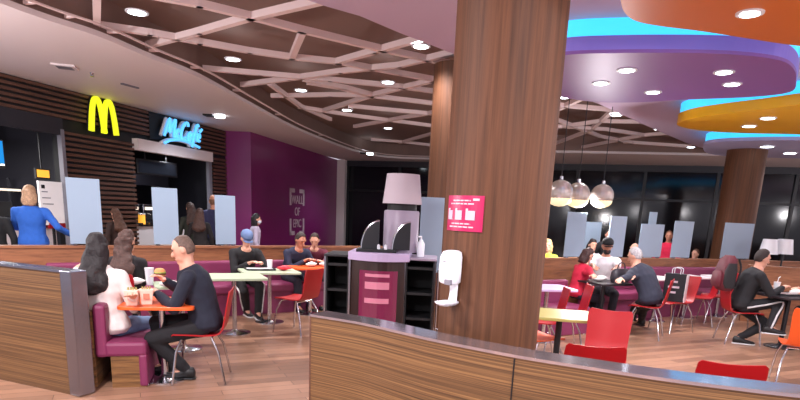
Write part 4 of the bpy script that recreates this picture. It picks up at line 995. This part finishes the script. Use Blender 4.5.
o = wp(3.3, -.27, 1.1); MB().lathe([(.001, 0), (.07, 0), (.07, .2), (.001, .2)], 16, o).build('canister', M['lit_o'], t); MB().lathe([(.001, .2), (.075, .2), (.075, .23), (.001, .23)], 16, o).build('lid', M['plastic_w'], t)
t = wthing('wall_display', 'wide dark glossy display hanging inside the cafe opening', 'display', 3.9, -.2, 2.14)
wpart(t, 'frame', M['mull'], 3.2, 4.55, 2.14, 2.46, -.32, -.24, .01); wpart(t, 'glass', mat('display_glass', (40, 44, 54), .12), 3.26, 4.49, 2.18, 2.42, -.24, -.235)
for s in (3.5, 4.2): wpart(t, 'bracket', M['mull'], s-.02, s+.02, 2.46, 2.72, -.3, -.27)
for k, (s0, s1) in enumerate(((-.75, .0), (-1.65, -.9), (-2.55, -1.8))):
    t = wthing('menu_screen', ['bright blue menu screen at the left edge of the view', 'blue menu screen out at the left, second of the row', 'blue menu screen farthest left'][k], 'screen', s0, -.1, 2.0, 'menu screens over the kitchen counter')
    wpart(t, 'bezel', M['black'], s0, s1, 1.98, 2.42, -.13, -.07, .006); wpart(t, 'display', M['screen'], s0+.02, s1-.02, 2.06, 2.40, -.07, -.066); wpart(t, 'caption_bar', M['lit_w'], s0+.02, s1-.02, 2.03, 2.055, -.07, -.066)
    wpart(t, 'bracket', M['mull'], (s0+s1)/2-.03, (s0+s1)/2+.03, 2.42, 2.65, -.12, -.09)
t = wthing('notice_board', 'white notice board with red foot on the post right of the woman in blue', 'notice board', .75, .02, 1.1)
wpart(t, 'board', mat('brightened_board', (232, 228, 228), .4, emit=(232, 228, 232), es=.22), .48, .96, 1.12, 1.84, .0, .03); wpart(t, 'red_strip', M['red'], .62, .96, 1.06, 1.15, .0, .035)  # weak emission added to the board face to brighten it
for k in range(5): wpart(t, 'text_line', M['grey_p'], .53, .53+.12+.05*(k % 3), 1.66-.1*k, 1.675-.1*k, .03, .032)
for k in range(2): wpart(t, 'pictogram', M['mull'], .53, .6, 1.72-.12*k*0, 1.78, .03, .032) if k == 0 else None
wpart(t, 'leg', M['mull'], .7, .74, 0, 1.06, .0, .03)
t = wthing('amber_sign', 'small amber lit sign above the notice board', 'sign', .6, -.05, 1.9)
wpart(t, 'case', M['black'], .5, .78, 1.88, 2.04, -.06, -.02); wpart(t, 'lit_face', M['lit_o'], .52, .76, 1.9, 2.02, -.02, -.015); wpart(t, 'hanger', M['mull'], .62, .64, 2.04, 2.64, -.05, -.03)
for k, s in enumerate((-.25, .15, .4)):
    t = wthing('till', ['black till on the kitchen counter nearest the left edge', 'black till in the middle of the kitchen counter', 'white cup stack on the kitchen counter beside the woman in blue'][k], ['till', 'till', 'cups'][k], s, -.3, 1.1)
    if k < 2:
        wpart(t, 'till_body', M['mull'], s-.15, s+.15, 1.1, 1.22, -.55, -.25, .01); wpart(t, 'till_screen', M['black'], s-.16, s+.16, 1.24, 1.48, -.4, -.37, .005); wpart(t, 'neck', M['grey_p'], s-.03, s+.03, 1.2, 1.3, -.45, -.4)
    else:
        t.name = 'cup_stack'
        for q in range(4): o = wp(s, -.35, 1.1+q*.06); MB().lathe([(.001, 0), (.035, 0), (.05, .1), (.001, .1)], 14, o).build('cup', M['plastic_w'], t)
t = wthing('back_shelf', 'lit steel shelf unit at the back of the kitchen opening', 'shelf', -.8, -1.6, 0)
wpart(t, 'frame', M['steel'], -3, 1.5, 0, 1.05, -1.8, -1.4); 
for z in (1.35, 1.7): wpart(t, 'shelf', M['steel'], -3, 1.5, z, z+.03, -1.75, -1.45)
for s in (-3, -.8, 1.46): wpart(t, 'upright', M['steel'], s, s+.04, 1.05, 1.9, -1.75, -1.7)
wpart(t, 'light_bar', M['lit_w'], -3, 1.5, 1.66, 1.7, -1.5, -1.47)
random.seed(8)
for k in range(8):
    s = -.95+k*.28; z = 1.05 if k % 2 else 1.38; hgt = .16+.08*random.random(); m_ = [M['plastic_w'], M['steel'], M['white_t'], M['lit_o']][k % 4]; o = wp(s, -1.6, z)
    tag(MB().lathe([(.001, 0), (.08, 0), (.09, hgt*.8), (.06, hgt), (.001, hgt)], 14).build('storage_jar', m_, None, 0, True), 'storage jar on the back shelf of the far left kitchen', 'jar', 'jars on the kitchen back shelf').location = o
l = bpy.data.lights.new('lamp', 'AREA'); l.shape = 'RECTANGLE'; l.size = 3; l.size_y = .1; l.energy = 150; l.color = (1, .97, .95); lo = bpy.data.objects.new('lamp', l); COL.objects.link(lo); lo.location = wp(-.8, -1.1, 2.6)
l = bpy.data.lights.new('lamp', 'AREA'); l.shape = 'RECTANGLE'; l.size = 1.5; l.size_y = .1; l.energy = 14; l.color = (.9, .95, 1); lo = bpy.data.objects.new('lamp', l); COL.objects.link(lo); lo.location = wp(4.1, -.8, 2.55)
# ------------------------------------------------------------------ world and view
w = bpy.data.worlds.new('night'); sc.world = w; w.use_nodes = True
w.node_tree.nodes['Background'].inputs[0].default_value = (.62, .57, .66, 1); w.node_tree.nodes['Background'].inputs[1].default_value = .95
sc.view_settings.view_transform = 'Standard'; sc.view_settings.look = 'None'; sc.view_settings.exposure = .3; sc.view_settings.gamma = 1
sc.cycles.use_denoising = True; sc.cycles.max_bounces = 6; sc.cycles.sample_clamp_indirect = 4
